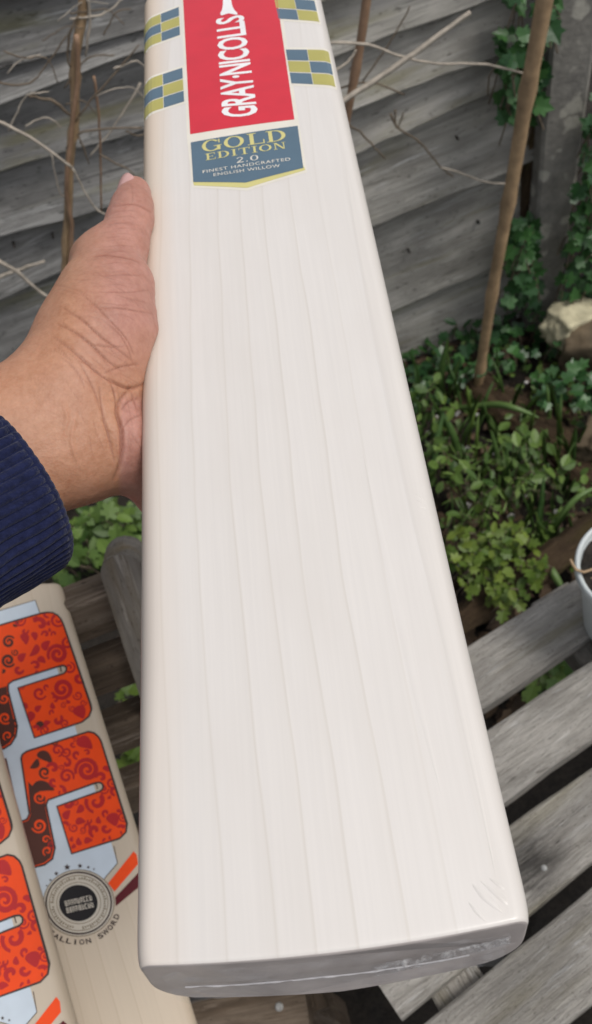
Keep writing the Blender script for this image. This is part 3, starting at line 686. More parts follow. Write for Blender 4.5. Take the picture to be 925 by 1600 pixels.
tw = [rimc + Vector((.0, .01, .004)), on_z(912, 894, BZ + .116), on_z(891, 874, BZ + .126)]
link('blade', tube_mesh('blade', smooth_path(tw, 3), .0014, 6), M_bamboo, pp, smooth=True)

# ------------------------------------------------------------------ cricket bats
BW = .054
def zback(u, e, sp): return -(e + sp * (1 - min(1, abs(u) / BW)) ** 1.15)
def section(w, e, sp, rf=.008, rb=.012, crown=.0016, nf=26):
    rf = min(rf, w * .45, e * .45); rb = min(rb, w * .45, e * .45); P = []
    for i in range(nf + 1):
        u = -(w - rf) + 2 * (w - rf) * i / nf; P.append((u, -crown * (u / w) ** 2))
    zc = -crown * ((w - rf) / w) ** 2
    for i in range(1, 9):
        a = R(90 - 90 * i / 8); P.append((w - rf + rf * math.cos(a), zc - rf + rf * math.sin(a)))
    for i in range(0, 7):
        a = R(-75 * i / 6); P.append((w - rb + rb * math.cos(a), -e + rb + rb * math.sin(a)))
    ub = P[-1][0]; zb = P[-1][1]
    for i in range(1, 12):
        s = i / 12; u = ub * (1 - 2 * s); k = 1 - abs(1 - 2 * s); P.append((u, zb - sp * (k ** 1.15)))
    for i in range(6, -1, -1):
        a = R(-75 * i / 6); P.append((-(w - rb + rb * math.cos(a)), -e + rb + rb * math.sin(a)))
    for i in range(8, 0, -1):
        a = R(90 - 90 * i / 8); P.append((-(w - rf + rf * math.cos(a)), zc - rf + rf * math.sin(a)))
    return P
def zface(u, rf=.008, crown=.0016):
    u = max(-BW + .00002, min(BW - .00002, u)); a = BW - rf; zc = -crown * (a / BW) ** 2
    if abs(u) <= a: return -crown * (u / BW) ** 2
    return zc - rf + math.sqrt(max(0, rf * rf - (abs(u) - a) ** 2))
def blade_mesh(L, slant, e_toe=.032, e_mid=.036, spine=.022):
    rings = []; uvs = []
    def add(v, w, e, sp, inset=0.0, sl=slant):
        tt = min(1, max(0, v) / .09); sec = section(w, e, sp, .0045 + .0035 * tt, .0135 - .0015 * tt); ring = []
        for (u, z) in sec:
            uu = u * (1 - inset / w); zm = -e * .5; zz = zm + (z - zm) * (1 - inset / (e * .5))
            k = max(0.0, 1 - max(v, 0) / .05)
            ring.append((uu, v + (z * sl - .0030 * (1 - (u / BW) ** 2)) * k, zz)); uvs.append(((uu + BW) / (2 * BW), v))
        rings.append(ring)
    rt = .0016
    for j in range(7): add(-rt * math.cos(R(90 * j / 6)) + rt, BW - .0006, e_toe, .004, inset=rt * (1 - math.sin(R(90 * j / 6))))
    for v in (.0028, .0035, .0045, .006, .008, .011):
        w = BW - .0006 + .0006 * math.sqrt(max(0, 1 - (1 - min(1, (v - .002) / .008)) ** 2)); add(v, w, e_toe + (v / .3) * .01, .004 + v * .05)
    n = 40
    for i in range(1, n + 1):
        v = .011 + (L - .016 - .011) * i / n; s = v / L
        e = e_toe + (e_mid - e_toe) * min(1, s * 2.2) if s < .75 else e_mid - (e_mid - .026) * (s - .75) / .25
        sp = spine * math.sin(math.pi * min(1, max(0, (s + .05) / 1.05)) ** 1.15) + .003
        add(v, BW, e, sp)
    for dv, w in ((.008, .054), (.005, .0539), (.003, .0532), (.0015, .052), (0.0005, .050), (0, .047)): add(L - dv, w, .026, .004)
    add(L + .006, .030, .024, .002); add(L + .010, .0185, .022, .002)
    V, Fc = loft(rings); me = fix_normals(mesh('blade', V, Fc)); uvl = me.uv_layers.new(name='UVMap')
    for lp in me.loops: uvl.data[lp.index].uv = uvs[lp.vertex_index]
    me.polygons.foreach_set('use_smooth', [len(p.vertices) == 4 for p in me.polygons])
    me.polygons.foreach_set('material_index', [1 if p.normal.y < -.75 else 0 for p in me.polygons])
    return me
def handle_mesh(L):
    rings = []
    for v, r in [(L - .004, .0140), (L + .002, .0155)] + [(L + .01 + .25 * i / 60, .0165 + .0004 * (i % 2)) for i in range(60)] + [(L + .262, .019), (L + .27, .019), (L + .274, .014)]:
        rings.append([(r * math.cos(2 * math.pi * k / 20), v, -.0175 + r * .95 * math.sin(2 * math.pi * k / 20)) for k in range(20)])
    V, Fc = loft(rings); return fix_normals(mesh('handle', V, Fc))
class Face:
    """authoring frame of one bat: pixel -> (u, v) on its face, prints laid on the curved face"""
    def __init__(s, root): s.root = root; s.M = root.matrix_basis.copy(); s.inv = s.M.inverted(); s.n = (s.M.to_3x3() @ Vector((0, 0, 1))).normalized(); s.o = s.M.translation
    def uv(s, px, py): q = s.inv @ on_plane(px, py, s.o, s.n); return (q.x, q.y)
    def polys(s, name, polys, off, m, parent, cut=.004, uvin=False):
        bm = bmesh.new()
        for P in polys:
            P = P if uvin else [s.uv(*p) for p in P]
            vs = [bm.verts.new((u, v, 0)) for u, v in P]; bm.faces.new(vs)
        if cut:
            us = [v.co.x for v in bm.verts]; lo, hi = min(us), max(us); k = math.ceil(lo / cut)
            while k * cut < hi:
                c = k * cut; k += 1
                bmesh.ops.bisect_plane(bm, geom=list(bm.verts) + list(bm.edges) + list(bm.faces), plane_co=(c, 0, 0), plane_no=(1, 0, 0), dist=1e-7)
        for sg in (1, -1): bmesh.ops.bisect_plane(bm, geom=list(bm.verts) + list(bm.edges) + list(bm.faces), plane_co=(sg * .05385, 0, 0), plane_no=(sg, 0, 0), clear_outer=True)
        bmesh.ops.triangulate(bm, faces=bm.faces)
        bmesh.ops.recalc_face_normals(bm, faces=bm.faces)
        fl = [f for f in bm.faces if f.normal.z < 0]
        if fl: bmesh.ops.reverse_faces(bm, faces=fl)
        for v in bm.verts: v.co.z = zface(v.co.x) + off; v.co.x += off * (1 if v.co.x > BW - .006 else -1 if v.co.x < -BW + .006 else 0) * .8
        me = bpy.data.meshes.new(name); bm.to_mesh(me); bm.free()
        return link(name, me, m, parent, s.M)
    def ribbon(s, P, w, closed=True):
        """outline quads of width w (metres) centred on the polygon P given in pixels"""
        P = [Vector(s.uv(*p)) for p in P]; n = len(P); A = []
        for i in range(n):
            a, b_, c_ = P[i - 1] if (closed or i) else P[i], P[i], P[(i + 1) % n] if (closed or i < n - 1) else P[i]
            t = ((b_ - a).normalized() if (b_ - a).length else Vector((0, 0))) + ((c_ - b_).normalized() if (c_ - b_).length else Vector((0, 0)))
            t = t.normalized() if t.length else Vector((1, 0)); A.append((b_, Vector((-t.y, t.x))))
        out = []
        for i in range(n if closed else n - 1):
            (p, d1), (q, d2) = A[i], A[(i + 1) % n]
            out.append([p - d1 * w / 2, q - d2 * w / 2, q + d2 * w / 2, p + d1 * w / 2])
        return [[(v.x, v.y) for v in q] for q in out]
def quadmap(q):
    (ax, ay), (bx, by), (cx, cy), (dx, dy) = q     # (0,0) (1,0) (1,1) (0,1)
    return lambda s, t: ((1 - s) * (1 - t) * ax + s * (1 - t) * bx + s * t * cx + (1 - s) * t * dx, (1 - s) * (1 - t) * ay + s * (1 - t) * by + s * t * cy + (1 - s) * t * dy)
def text_polys(txt, bold=0.0, space=1.0):
    """filled faces of a word, scaled to the unit square"""
    cu = bpy.data.curves.new('lettering', 'FONT'); cu.body = txt; cu.offset = bold; cu.space_character = space; cu.resolution_u = 3
    o = bpy.data.objects.new('lettering', cu); COL.objects.link(o)
    me = bpy.data.meshes.new_from_object(o.evaluated_get(bpy.context.evaluated_depsgraph_get()))
    P = [[(me.vertices[i].co.x, me.vertices[i].co.y) for i in f.vertices] for f in me.polygons]
    bpy.data.objects.remove(o); bpy.data.curves.remove(cu); bpy.data.meshes.remove(me)
    xs_ = [x for p in P for x, y in p]; ys_ = [y for p in P for x, y in p]; x0, x1, y0, y1 = min(xs_), max(xs_), min(ys_), max(ys_)
    return [[((x - x0) / (x1 - x0), (y - y0) / (y1 - y0)) for x, y in p] for p in P], (x1 - x0) / (y1 - y0)
def rect(x0, y0, x1, y1): return [(x0, y0), (x1, y0), (x1, y1), (x0, y1)]
def arc(cx, cy, rx, ry, tx, ty, a0, a1, n=18):
    out = []
    for i in range(n):
        a, c = R(a0 + (a1 - a0) * i / n), R(a0 + (a1 - a0) * (i + 1) / n)
        out.append([(cx + rx * math.cos(a), cy + ry * math.sin(a)), (cx + rx * math.cos(c), cy + ry * math.sin(c)),
                    (cx + (rx - tx) * math.cos(c), cy + (ry - ty) * math.sin(c)), (cx + (rx - tx) * math.cos(a), cy + (ry - ty) * math.sin(a))])
    return out
S_ = .075
GL = {
 'G': (1.0, arc(.5, .5, .48, .5, .19, .07, 42, 318) + [rect(.76, .06, .93, .44), rect(.6, .40, 1.0, .46), rect(.86, .66, .92, .96)]),
 'O': (1.05, arc(.52, .5, .5, .5, .19, .07, 0, 360, 26)),
 'L': (.85, [rect(.16, .06, .36, .94), rect(.04, .94, .50, 1), rect(.04, 0, .88, .06), rect(.82, .06, .88, .34)]),
 'D': (1.05, [rect(.16, .06, .35, .94), rect(.04, .94, .46, 1), rect(.04, 0, .46, .06)] + arc(.44, .5, .56, .5, .20, .06, -90, 90)),
 'E': (.85, [rect(.14, .06, .32, .94), rect(.04, .93, .82, 1), rect(.04, 0, .84, .07), rect(.32, .48, .62, .54), rect(.77, .74, .82, .93), rect(.79, .07, .84, .28), rect(.59, .40, .63, .62)]),
 'I': (.50, [rect(.16, .06, .34, .94), rect(.03, .94, .47, 1), rect(.03, 0, .47, .06)]),
 'T': (.95, [rect(.39, .06, .57, .93), rect(.25, 0, .71, .06), rect(.03, .93, .93, 1), rect(.03, .72, .08, .93), rect(.88, .72, .93, .93)]),
 'N': (1.05, [rect(.14, .06, .22, .94), rect(.82, .0, .90, .94), [(.12, 1), (.30, 1), (.90, .0), (.74, .0)], rect(.03, .95, .14, 1), rect(.02, 0, .34, .06), rect(.70, .94, 1.02, 1)]),
 '2': (.85, arc(.42, .70, .34, .30, .13, .07, -20, 165) + [[(.60, .62), (.75, .62), (.30, .10), (.08, .10)], rect(.08, 0, .80, .12)]),
 '.': (.40, [rect(.12, 0, .28, .14)]), '0': (.95, arc(.47, .5, .42, .5, .17, .06, 0, 360, 24)), ' ': (.4, [])}
def serif(txt, gap=.10):
    x = 0; out = []
    for c in txt:
        w, P = GL[c]; out += [[(x + px, py) for px, py in p] for p in P]; x += w + gap
    x -= gap; return [[(px / x, py) for px, py in p] for p in out], x

# --- the held bat
def cpt(px, py, d): return U(px, py, d)
d1 = F * .108 / 632; d2 = F * .108 / 303
BL, BR, TL, TR = cpt(204, 1510, d1), cpt(836, 1433, d1), cpt(219.5, 110, d2), cpt(521, 62, d2)
Yb = ((TL + TR) / 2 - (BL + BR) / 2).normalized(); Xb = ((BR - BL).normalized() + (TR - TL).normalized()); Xb = (Xb - Yb * Xb.dot(Yb)).normalized(); Zb = Xb.cross(Yb)
Ob = (BL + BR) / 2
MB = Matrix(((Xb.x, Yb.x, Zb.x, Ob.x), (Xb.y, Yb.y, Zb.y, Ob.y), (Xb.z, Yb.z, Zb.z, Ob.z), (0, 0, 0, 1)))
bat = empty('cricket_bat', Ob, 'cream shrink wrapped cricket bat held up in the hand with red and blue stickers', 'cricket bat', 'cricket bats')
bat.matrix_basis = MB; LB = .548
M_end = simple('shaded_end_grain', (.40, .36, .345), .6, .16, 60, .25)  # end grain colour darkened further, standing in for shade on the toe
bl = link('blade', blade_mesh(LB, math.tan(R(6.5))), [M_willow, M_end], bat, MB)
link('handle', handle_mesh(LB), P_grip, bat, MB, smooth=True)
fb = Face(bat)
# red panel with pale edge, name plate below
sticker = fb.polys('sticker', [[(276, -50), (283, 0), (292, 214), (300, 292), (386, 298), (480, 268), (466, 184), (438, 0), (430, -50)]], .00008, M_willow, bat)
sticker.data.materials.clear(); sticker.data.materials.append(P_cream)
fb.polys('red_panel', [[(281, -50), (286, 0), (297, 209), (460, 186), (433, 0), (424, -50)]], .00018, P_red, sticker)
fb.polys('gold_border', [[(301, 282), (303, 289), (386, 294), (477, 265), (474, 258)]], .00018, P_gold, sticker)
fb.polys('blue_panel', [[(298, 222), (302, 284), (384, 286), (474, 262), (465, 196)]], .00028, P_slate, sticker)
em = [(349, -60), (361, -60), (361, 0), (363, 10), (366, 16), (371, 21), (370.5, 24), (357, 21.5), (346, 25), (344, 22), (347, 16), (348.5, 8), (348.5, 0)]
fb.polys('trumpet_emblem', [em], .0003, P_white, sticker)
def lettering(face, polys, quad, off, m, parent, name='lettering', cut=.004):
    q = quadmap(quad); return face.polys(name, [[q(s, t) for s, t in p] for p in polys], off, m, parent, cut)
tp, _ = text_polys('GRAY\u00b7NICOLLS', .022, .93)
lettering(fb, tp, [(404, 181), (381, 23), (337, 30), (347, 185)], .0003, P_white, sticker)
g1, _ = serif('GOLD'); lettering(fb, g1, [(316, 239), (449, 219), (446, 202), (314, 221)], .0004, P_gold, sticker)
g2, _ = serif('EDITION'); lettering(fb, g2, [(321, 251), (448, 232), (446, 222), (320, 241)], .0004, P_gold, sticker)
g3, _ = serif('2.0'); lettering(fb, g3, [(369, 256), (405, 250.5), (404, 242.5), (368, 247.5)], .0004, P_cream, sticker)
t1, _ = text_polys('FINEST HANDCRAFTED', 0.0, 1.1); lettering(fb, t1, [(317, 271), (454, 251), (453, 246.5), (316.5, 266.5)], .0004, P_cream, sticker)
t1, _ = text_polys('ENGLISH WILLOW', 0.0, 1.1); lettering(fb, t1, [(334, 276), (438, 261.5), (437, 257), (333.5, 271.5)], .0004, P_cream, sticker)
# checked bands, wrapped over the edges
def band(quad, cols, rows, first, flip=False):
    q = quadmap(quad)
    base = fb.polys('checked_sticker', [[q(s, t) for s, t in ((-.03, -.05), (1.03, -.05), (1.03, 1.05), (-.03, 1.05))]], .00008, P_cream, bat, .002)
    A, B = [], []
    for c in range(cols):
        for r in range(rows):
            cell = [q(s, t) for s, t in ((c / cols + .006, r / rows + .012), ((c + 1) / cols - .006, r / rows + .012), ((c + 1) / cols - .006, (r + 1) / rows - .012), (c / cols + .006, (r + 1) / rows - .012))]
            (A if (c + r + first) % 2 == 0 else B).append(cell)
    fb.polys('check', A, .00018, P_olive, base, .002); fb.polys('check', B, .00018, P_slate, base, .002)
    return base
band([(222.5, 72), (281.5, 54), (279.5, 9), (221.5, 29)], 2, 3, 0)
band([(222.5, 176), (288, 158), (285, 104), (222, 122)], 2, 3, 0)
band([(435, 29), (499, 31), (487, -20), (424, -22)], 2, 3, 1)
band([(455, 130), (524, 131), (513, 74), (446, 76)], 2, 3, 1)
# film crumpled over the toe
Mfilm, nt, b = mat('shrink_film')
b.inputs['Base Color'].default_value = (.75, .76, .78, 1); b.inputs['Roughness'].default_value = 0.12
tb = nt.nodes.new('ShaderNodeBsdfTransparent'); ms = nt.nodes.new('ShaderNodeMixShader'); 
fz = nz(nt, coords(nt, (1, 1, 1)), 90, 4, .6); nt.links.new(ramp(nt, fz, [(.45, (.05,) * 3), (.75, (.26,) * 3)]), ms.inputs[0])
nt.links.new(tb.outputs[0], ms.inputs[1]); nt.links.new(b.outputs[0], ms.inputs[2]); nt.links.new(ms.outputs[0], nt.nodes['Material Output'].inputs[0])
rw = random.Random(5); V = []; nu, nzz = 120, 22; tanS = math.tan(R(6.5))
for j in range(nzz + 1):
    for i in range(nu + 1):
        s, t = i / nu, j / nzz; u = -.0475 + .095 * s; z = -.003 - .0265 * t
        zt = -.0017 * (u / BW) ** 2
        q = Vector((u * 120, z * 260, 3.3)); end = max(0, (abs(s - .5) - .30) / .2)
        h = .00055 * (1 + 2.4 * end) * (abs(mnoise.noise(q)) + .5 * abs(mnoise.noise(q * 2.7)))
        seamz = -.017 + .0012 * mnoise.noise(Vector((u * 60, 0, 7)))
        h += .0006 * math.exp(-((z - seamz) / .0005) ** 2) * (.6 + .5 * mnoise.noise(Vector((u * 200, 1, 1))))
        V.append((u, (z + zt) * tanS - .0030 * (1 - (u / BW) ** 2) - .00025 - h, z + zt))
Fc = [(j * (nu + 1) + i, j * (nu + 1) + i + 1, (j + 1) * (nu + 1) + i + 1, (j + 1) * (nu + 1) + i) for j in range(nzz) for i in range(nu)]
link('shrink_film', fix_normals(mesh('shrink_film', V, Fc)), Mfilm, bat, MB, smooth=True)
M_flake = simple('film_flake', (.40, .39, .40), .4, .1, 200, .2)
rf_ = random.Random(3); Vs, Fs = [], []
def toe_pt(u, z, out): zt = -.0017 * (u / BW) ** 2; return Vector((u, (z + zt) * tanS - .0030 * (1 - (u / BW) ** 2) - out, z + zt))
n_ = 60
for i in range(n_ + 1):           # heat sealed seam along the toe
    u = -.043 + .080 * i / n_; zc_ = -.0165 + .0011 * mnoise.noise(Vector((u * 60, 0, 7))); hh = .0005 * (1 + .8 * mnoise.noise(Vector((u * 300, 2, 1))))
    Vs += [toe_pt(u, zc_ + hh * .5, .0006), toe_pt(u, zc_, .0009 + .0003 * mnoise.noise(Vector((u * 250, 5, 5)))), toe_pt(u, zc_ - hh * .5, .0006)]
    if i: o = 3 * (i - 1); Fs += [(o, o + 1, o + 4, o + 3), (o + 1, o + 2, o + 5, o + 4)]
link('film_seam', fix_normals(mesh('film_seam', Vs, Fs)), M_flake, bat, MB)
def flake(u, z, du, dz, lift_):
    o = len(Vs); Vs.extend([toe_pt(u - du * .5, z - dz * .5, .0008), toe_pt(u + du * .1, z - dz * .7, .0012), toe_pt(u + du * .5, z + dz * .4, .001 + lift_), toe_pt(u - du * .1, z + dz * .6, .0012 + lift_ * .4), toe_pt(u, z, .0016 + lift_)])
    Fs.extend([(o, o + 1, o + 4), (o + 1, o + 2, o + 4), (o + 2, o + 3, o + 4), (o + 3, o, o + 4)])
Vs, Fs = [], []
nu2, nz2_ = 90, 10        # pleated, heat shrunk film gathered at the right end of the toe
for j in range(nz2_ + 1):
    for i in range(nu2 + 1):
        s_, t_ = i / nu2, j / nz2_; u = .010 + .0385 * s_; zz = -.0125 - (.0105 - .004 * s_) * t_ + .004 * s_
        ph = s_ * 15 + t_ * 1.3 + 1.6 * mnoise.noise(Vector((s_ * 9, t_ * 2, 3)))
        env = math.sin(math.pi * min(1, max(0, t_))) * (.25 + .75 * max(0, mnoise.noise(Vector((s_ * 6, 4, 1))) + .45))
        Vs.append(toe_pt(u, zz, .0003 + .0011 * env * (.5 + .5 * math.sin(ph * 6.283)) + .0002 * mnoise.noise(Vector((u * 900, zz * 900, 0)))))
Fs = [(j * (nu2 + 1) + i, j * (nu2 + 1) + i + 1, (j + 1) * (nu2 + 1) + i + 1, (j + 1) * (nu2 + 1) + i) for j in range(nz2_) for i in range(nu2)]
M_pleat, nt, b = mat('pleated_film'); b.inputs['Base Color'].default_value = (.72, .71, .71, 1); b.inputs['Roughness'].default_value = .22
tb = nt.nodes.new('ShaderNodeBsdfTransparent'); ms = nt.nodes.new('ShaderNodeMixShader')
nt.links.new(ramp(nt, nz(nt, coords(nt), 320, 3, .6), [(.42, (.05,) * 3), (.66, (.75,) * 3)]), ms.inputs[0]); nt.links.new(tb.outputs[0], ms.inputs[1]); nt.links.new(b.outputs[0], ms.inputs[2]); nt.links.new(ms.outputs[0], nt.nodes['Material Output'].inputs[0])
link('film_pleat', fix_normals(mesh('film_pleat', Vs, Fs)), M_pleat, bat, MB, smooth=True)
# film creases: small raised welts in the wrap
def welt(pix, w, h=.15):
    P = smooth_path([Vector((*fb.uv(*p), 0)) for p in pix], 4); n = len(P); Vs, Fs = [], []; ww = w / 2 * d1 / F
    for i, p in enumerate(P):
        t = (P[min(i + 1, n - 1)] - P[max(i - 1, 0)]).normalized(); s = Vector((-t.y, t.x, 0)); k = math.sin(math.pi * (i + .35) / (n - .3)) * ww
        for a, z in ((-1, -.00005), (-.45, h * k), (.3, h * k * 1.5), (1, -.00005)):
            q = p + s * a * k; Vs.append((q.x, q.y, zface(q.x) + z + .00002))
        if i: o = 4 * (i - 1); Fs += [(o + a, o + a + 1, o + 5 + a, o + 4 + a) for a in range(3)]
    me = fix_normals(mesh('film_crease', Vs, Fs)); uvl = me.uv_layers.new(name='UVMap')
    for lp in me.loops: v = me.vertices[lp.vertex_index].co; uvl.data[lp.index].uv = ((v.x + BW) / (2 * BW), v.y)
    return link('film_crease', me, M_willow, bat, MB, smooth=True)
for pix, w in (([(750, 1374), (775, 1394), (800, 1414), (822, 1430)], 11), ([(738, 1380), (760, 1402), (786, 1424)], 13), ([(732, 1408), (746, 1424), (759, 1438)], 8), ([(764, 1370), (788, 1386), (812, 1404)], 9),
               ([(214, 1436), (224, 1424), (236, 1410)], 4), ([(222, 1444), (232, 1430)], 3),
               ([(644, 766), (660, 774), (668, 780)], 3), ([(646, 790), (662, 788), (670, 792)], 3), ([(551, 628), (556, 621), (562, 614)], 2.5), ([(650, 778), (664, 783)], 2)):
    welt(pix, w)
# long soft ridges where the wrap stands off the rolled right edge
welt([(540, 260), (560, 380), (596, 560), (640, 760), (690, 960), (738, 1180), (776, 1370)], 26, .035)
welt([(566, 700), (592, 820), (622, 950), (656, 1100), (690, 1240)], 22, .022)

# --- the two leaning bats
PA = U(122, 1380, .665); nA = (CAM - PA).normalized()
E0, E1 = on_plane(97, 912, PA, nA), on_plane(310, 1600, PA, nA)
Ya = (E0 - E1).normalized(); Xa = Ya.cross(nA).normalized(); LA = .555
Oa = E0 - Xa * BW - Ya * (LA - .004)
MA = Matrix(((Xa.x, Ya.x, nA.x, Oa.x), (Xa.y, Ya.y, nA.y, Oa.y), (Xa.z, Ya.z, nA.z, Oa.z), (0, 0, 0, 1)))
batA = empty('cricket_bat', Oa, 'tan cricket bat with orange swirl sticker whose round emblem shows fully', 'cricket bat', 'cricket bats')
batA.matrix_basis = MA
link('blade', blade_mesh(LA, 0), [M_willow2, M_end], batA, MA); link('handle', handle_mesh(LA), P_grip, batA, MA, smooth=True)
fa = Face(batA)
wst = fa.polys('sticker', [[(-60, 975), (0, 954), (55, 937.5), (62, 957), (98, 1073), (121, 1147), (145, 1222), (183.5, 1349), (166, 1369), (150, 1392), (60, 1424), (20, 1290), (-30, 1120)]], .0001, P_blue, batA)
fa.polys('outline', fa.ribbon([(-60, 975), (0, 954), (55, 937.5), (62, 957)], .0006, False) + fa.ribbon([(178, 1322), (183.5, 1349), (166, 1369), (152, 1390)], .0006, False), .00016, P_line, wst, uvin=True)
P1 = [(-58, 996), (0, 977), (65, 958), (74, 956.5), (82, 957), (90, 961), (95, 967), (99, 975), (141, 1100), (143, 1109), (139, 1119), (128, 1128), (54, 1153), (28, 1075), (100, 1052), (103.5, 1048), (104, 1043), (100, 1039.5), (95, 1040), (20, 1064), (13, 1069), (13, 1080), (27, 1135), (25, 1150), (17, 1163), (6, 1170), (-14, 1172), (-30, 1120)]
P2 = [(33, 1185), (35, 1179), (42, 1174), (138, 1143), (147, 1145), (154, 1151), (158, 1158), (198, 1287), (197, 1300), (187, 1310), (112, 1334), (89, 1260), (157, 1236), (161, 1232), (161, 1226), (157, 1222.5), (150, 1223), (75, 1250), (72, 1258), (86, 1325), (82, 1342), (70, 1351), (51, 1356), (27, 1286), (42, 1280), (46, 1272)]
rs = random.Random(17)
def spiral(cx, cy, r, a0, turns, sg, w):
    out = []; n = int(16 * turns)
    for i in range(n):
        q = []
        for k in (i, i + 1):
            s = k / n; rr = r * (1 - s) ** .9 + .6; a = a0 + sg * turns * 6.283 * s; hw = w * (.35 + .65 * math.sin(math.pi * min(1, s * .9 + .12)))
            q.append(((cx + (rr + hw) * math.cos(a), cy + (rr + hw) * math.sin(a)), (cx + max(.1, rr - hw) * math.cos(a), cy + max(.1, rr - hw) * math.sin(a))))
        out.append([q[0][0], q[1][0], q[1][1], q[0][1]])
    return out
def blob(cx, cy, r, a, asp=1.5):
    out = []
    for k in range(16):
        t = k * 6.283 / 16; x = r * asp * math.cos(t); y = r * math.sin(t) * (1 - .45 * math.cos(t)); bend = .25 * x * x / (r * asp)
        out.append((cx + x * math.cos(a) - (y + bend) * math.sin(a), cy + x * math.sin(a) + (y + bend) * math.cos(a)))
    return out
def leafcurl(cx, cy, r, a):
    """comma shaped swirl"""
    return spiral(cx, cy, r * .85, a, .9, 1, r * .36)
def panel(P, darkpoly, swirls, dark, light, name):
    pn = fa.polys('orange_panel', [P], .0002, P_orange, wst)
    fa.polys('outline', fa.ribbon(P, .0013), .0005, P_line, wst, uvin=True)
    def keep(polys): return [q for q in polys if all(inside(x, y, P) for x, y in q)]
    if darkpoly: fa.polys('dark_patch', keep([p for p in darkpoly]) or darkpoly, .0003, P_brown, wst)
    fa.polys('swirl_print', keep(swirls), .0004, P_dred, wst, 0)
    if dark: fa.polys('swirl_print', keep(dark), .00035, P_brown, wst, 0)
    if light: fa.polys('swirl_print', keep(light), .00045, P_orange, wst, 0)
def flood(P, n, r0_, r1_, xlo, xhi, seed, avoid):
    r_ = random.Random(seed); out = []; placed = list(avoid); xs_ = [p[0] for p in P]; ys_ = [p[1] for p in P]
    for _ in range(4000):
        if len(placed) - len(avoid) >= n: break
        x, y, r = r_.uniform(max(min(xs_), xlo), min(max(xs_), xhi)), r_.uniform(min(ys_), max(ys_)), r_.uniform(r0_, r1_)
        if not inside(x, y, P) or any((x - a) ** 2 + (y - b_) ** 2 < (r + c) ** 2 * .66 for a, b_, c in placed): continue
        placed.append((x, y, r)); a = r_.uniform(0, 6.28); k = r_.random()
        out += spiral(x, y, r, a, 1.5, r_.choice((-1, 1)), r * .2) if k < .35 else leafcurl(x, y, r, a) if k < .7 else [blob(x, y, r * .55, a)]
    return out
s1 = spiral(90, 1022, 15, 2.6, 1.8, 1, 3.6) + spiral(97, 1076, 16, 2.8, 1.8, -1, 3.6) + spiral(62, 1083, 10, .4, 1.3, 1, 2.2) + [blob(40, 998, 6, 1.2), blob(55, 1018, 5, 2.2, 2.2)] + [blob(126, 1112, 9, .9, 1.2)]
s1 += flood(P1, 46, 4, 11, 28, 150, 3, [(90, 1022, 18), (97, 1076, 19), (62, 1083, 12), (40, 998, 8), (55, 1018, 8), (126, 1112, 12)])
d1_ = spiral(13, 1032, 10, .5, 1.7, 1, 2.4) + spiral(14, 1003, 9, -.6, 1.6, -1, 2.2) + [blob(64, 1133, 5, .8)] + flood(P1, 14, 4, 8, -30, 30, 4, [(13, 1032, 12), (14, 1003, 11)])
lobe1 = [(11, 1072), (11, 1082), (24, 1136), (22, 1149), (15, 1160), (5, 1167), (-12, 1169), (-26, 1120), (-10, 1078)]
l1 = spiral(8, 1122, 9, .8, 1.5, 1, 1.8) + spiral(6, 1092, 7, 2.8, 1.3, -1, 1.5) + spiral(12, 1150, 7, 2.0, 1.2, 1, 1.4)
panel(P1, [lobe1], s1, d1_, l1, 'upper')
s2 = spiral(136, 1203, 18, 2.8, 2.0, 1, 3.8) + spiral(104, 1213, 11, .4, 1.5, -1, 2.4) + spiral(150, 1252, 17, 1.8, 1.5, 1, 3.6) + [blob(134, 1160, 9, .5, 1.5), blob(178, 1280, 9, 1.0, 1.2)]
s2 += flood(P2, 46, 4, 11, 80, 200, 8, [(136, 1203, 21), (104, 1213, 13), (150, 1252, 19), (134, 1160, 12), (178, 1280, 11)])
d2_ = [blob(72, 1182, 7, .6, 2.0), blob(55, 1196, 5, 2.4, 1.8), blob(68, 1228, 8, .1, 2.2)] + spiral(70, 1207, 9, 1, 1.4, 1, 2) + flood(P2, 12, 3, 7, 40, 90, 9, [(72, 1182, 11), (55, 1196, 7), (68, 1228, 11), (70, 1207, 11)])
lobe2 = [(44, 1222), (71, 1246), (70, 1258), (83, 1325), (79, 1340), (69, 1348), (53, 1353), (29, 1288), (44, 1282), (48, 1273)]
l2 = spiral(62, 1246, 9, .8, 1.5, 1, 1.8) + spiral(61, 1290, 11, 2.8, 1.7, -1, 2.0) + spiral(74, 1330, 7, 2.0, 1.2, 1, 1.5) + spiral(72, 1312, 6, 0, 1.2, -1, 1.3)
panel(P2, [lobe2], s2, d2_, l2, 'lower')
fa.polys('dark_strip', [[(-4, 1190), (10, 1184), (28.5, 1266), (12, 1272)]], .0002, P_brown, wst)
fa.polys('slot_end', [[(93, 1041), (95, 1050), (97, 1049.3), (95, 1040.4)]], .0002, P_line, wst); fa.polys('slot_end', [[(149, 1224), (152, 1233), (153.5, 1232.4), (150.6, 1223.6)]], .0002, P_line, wst)
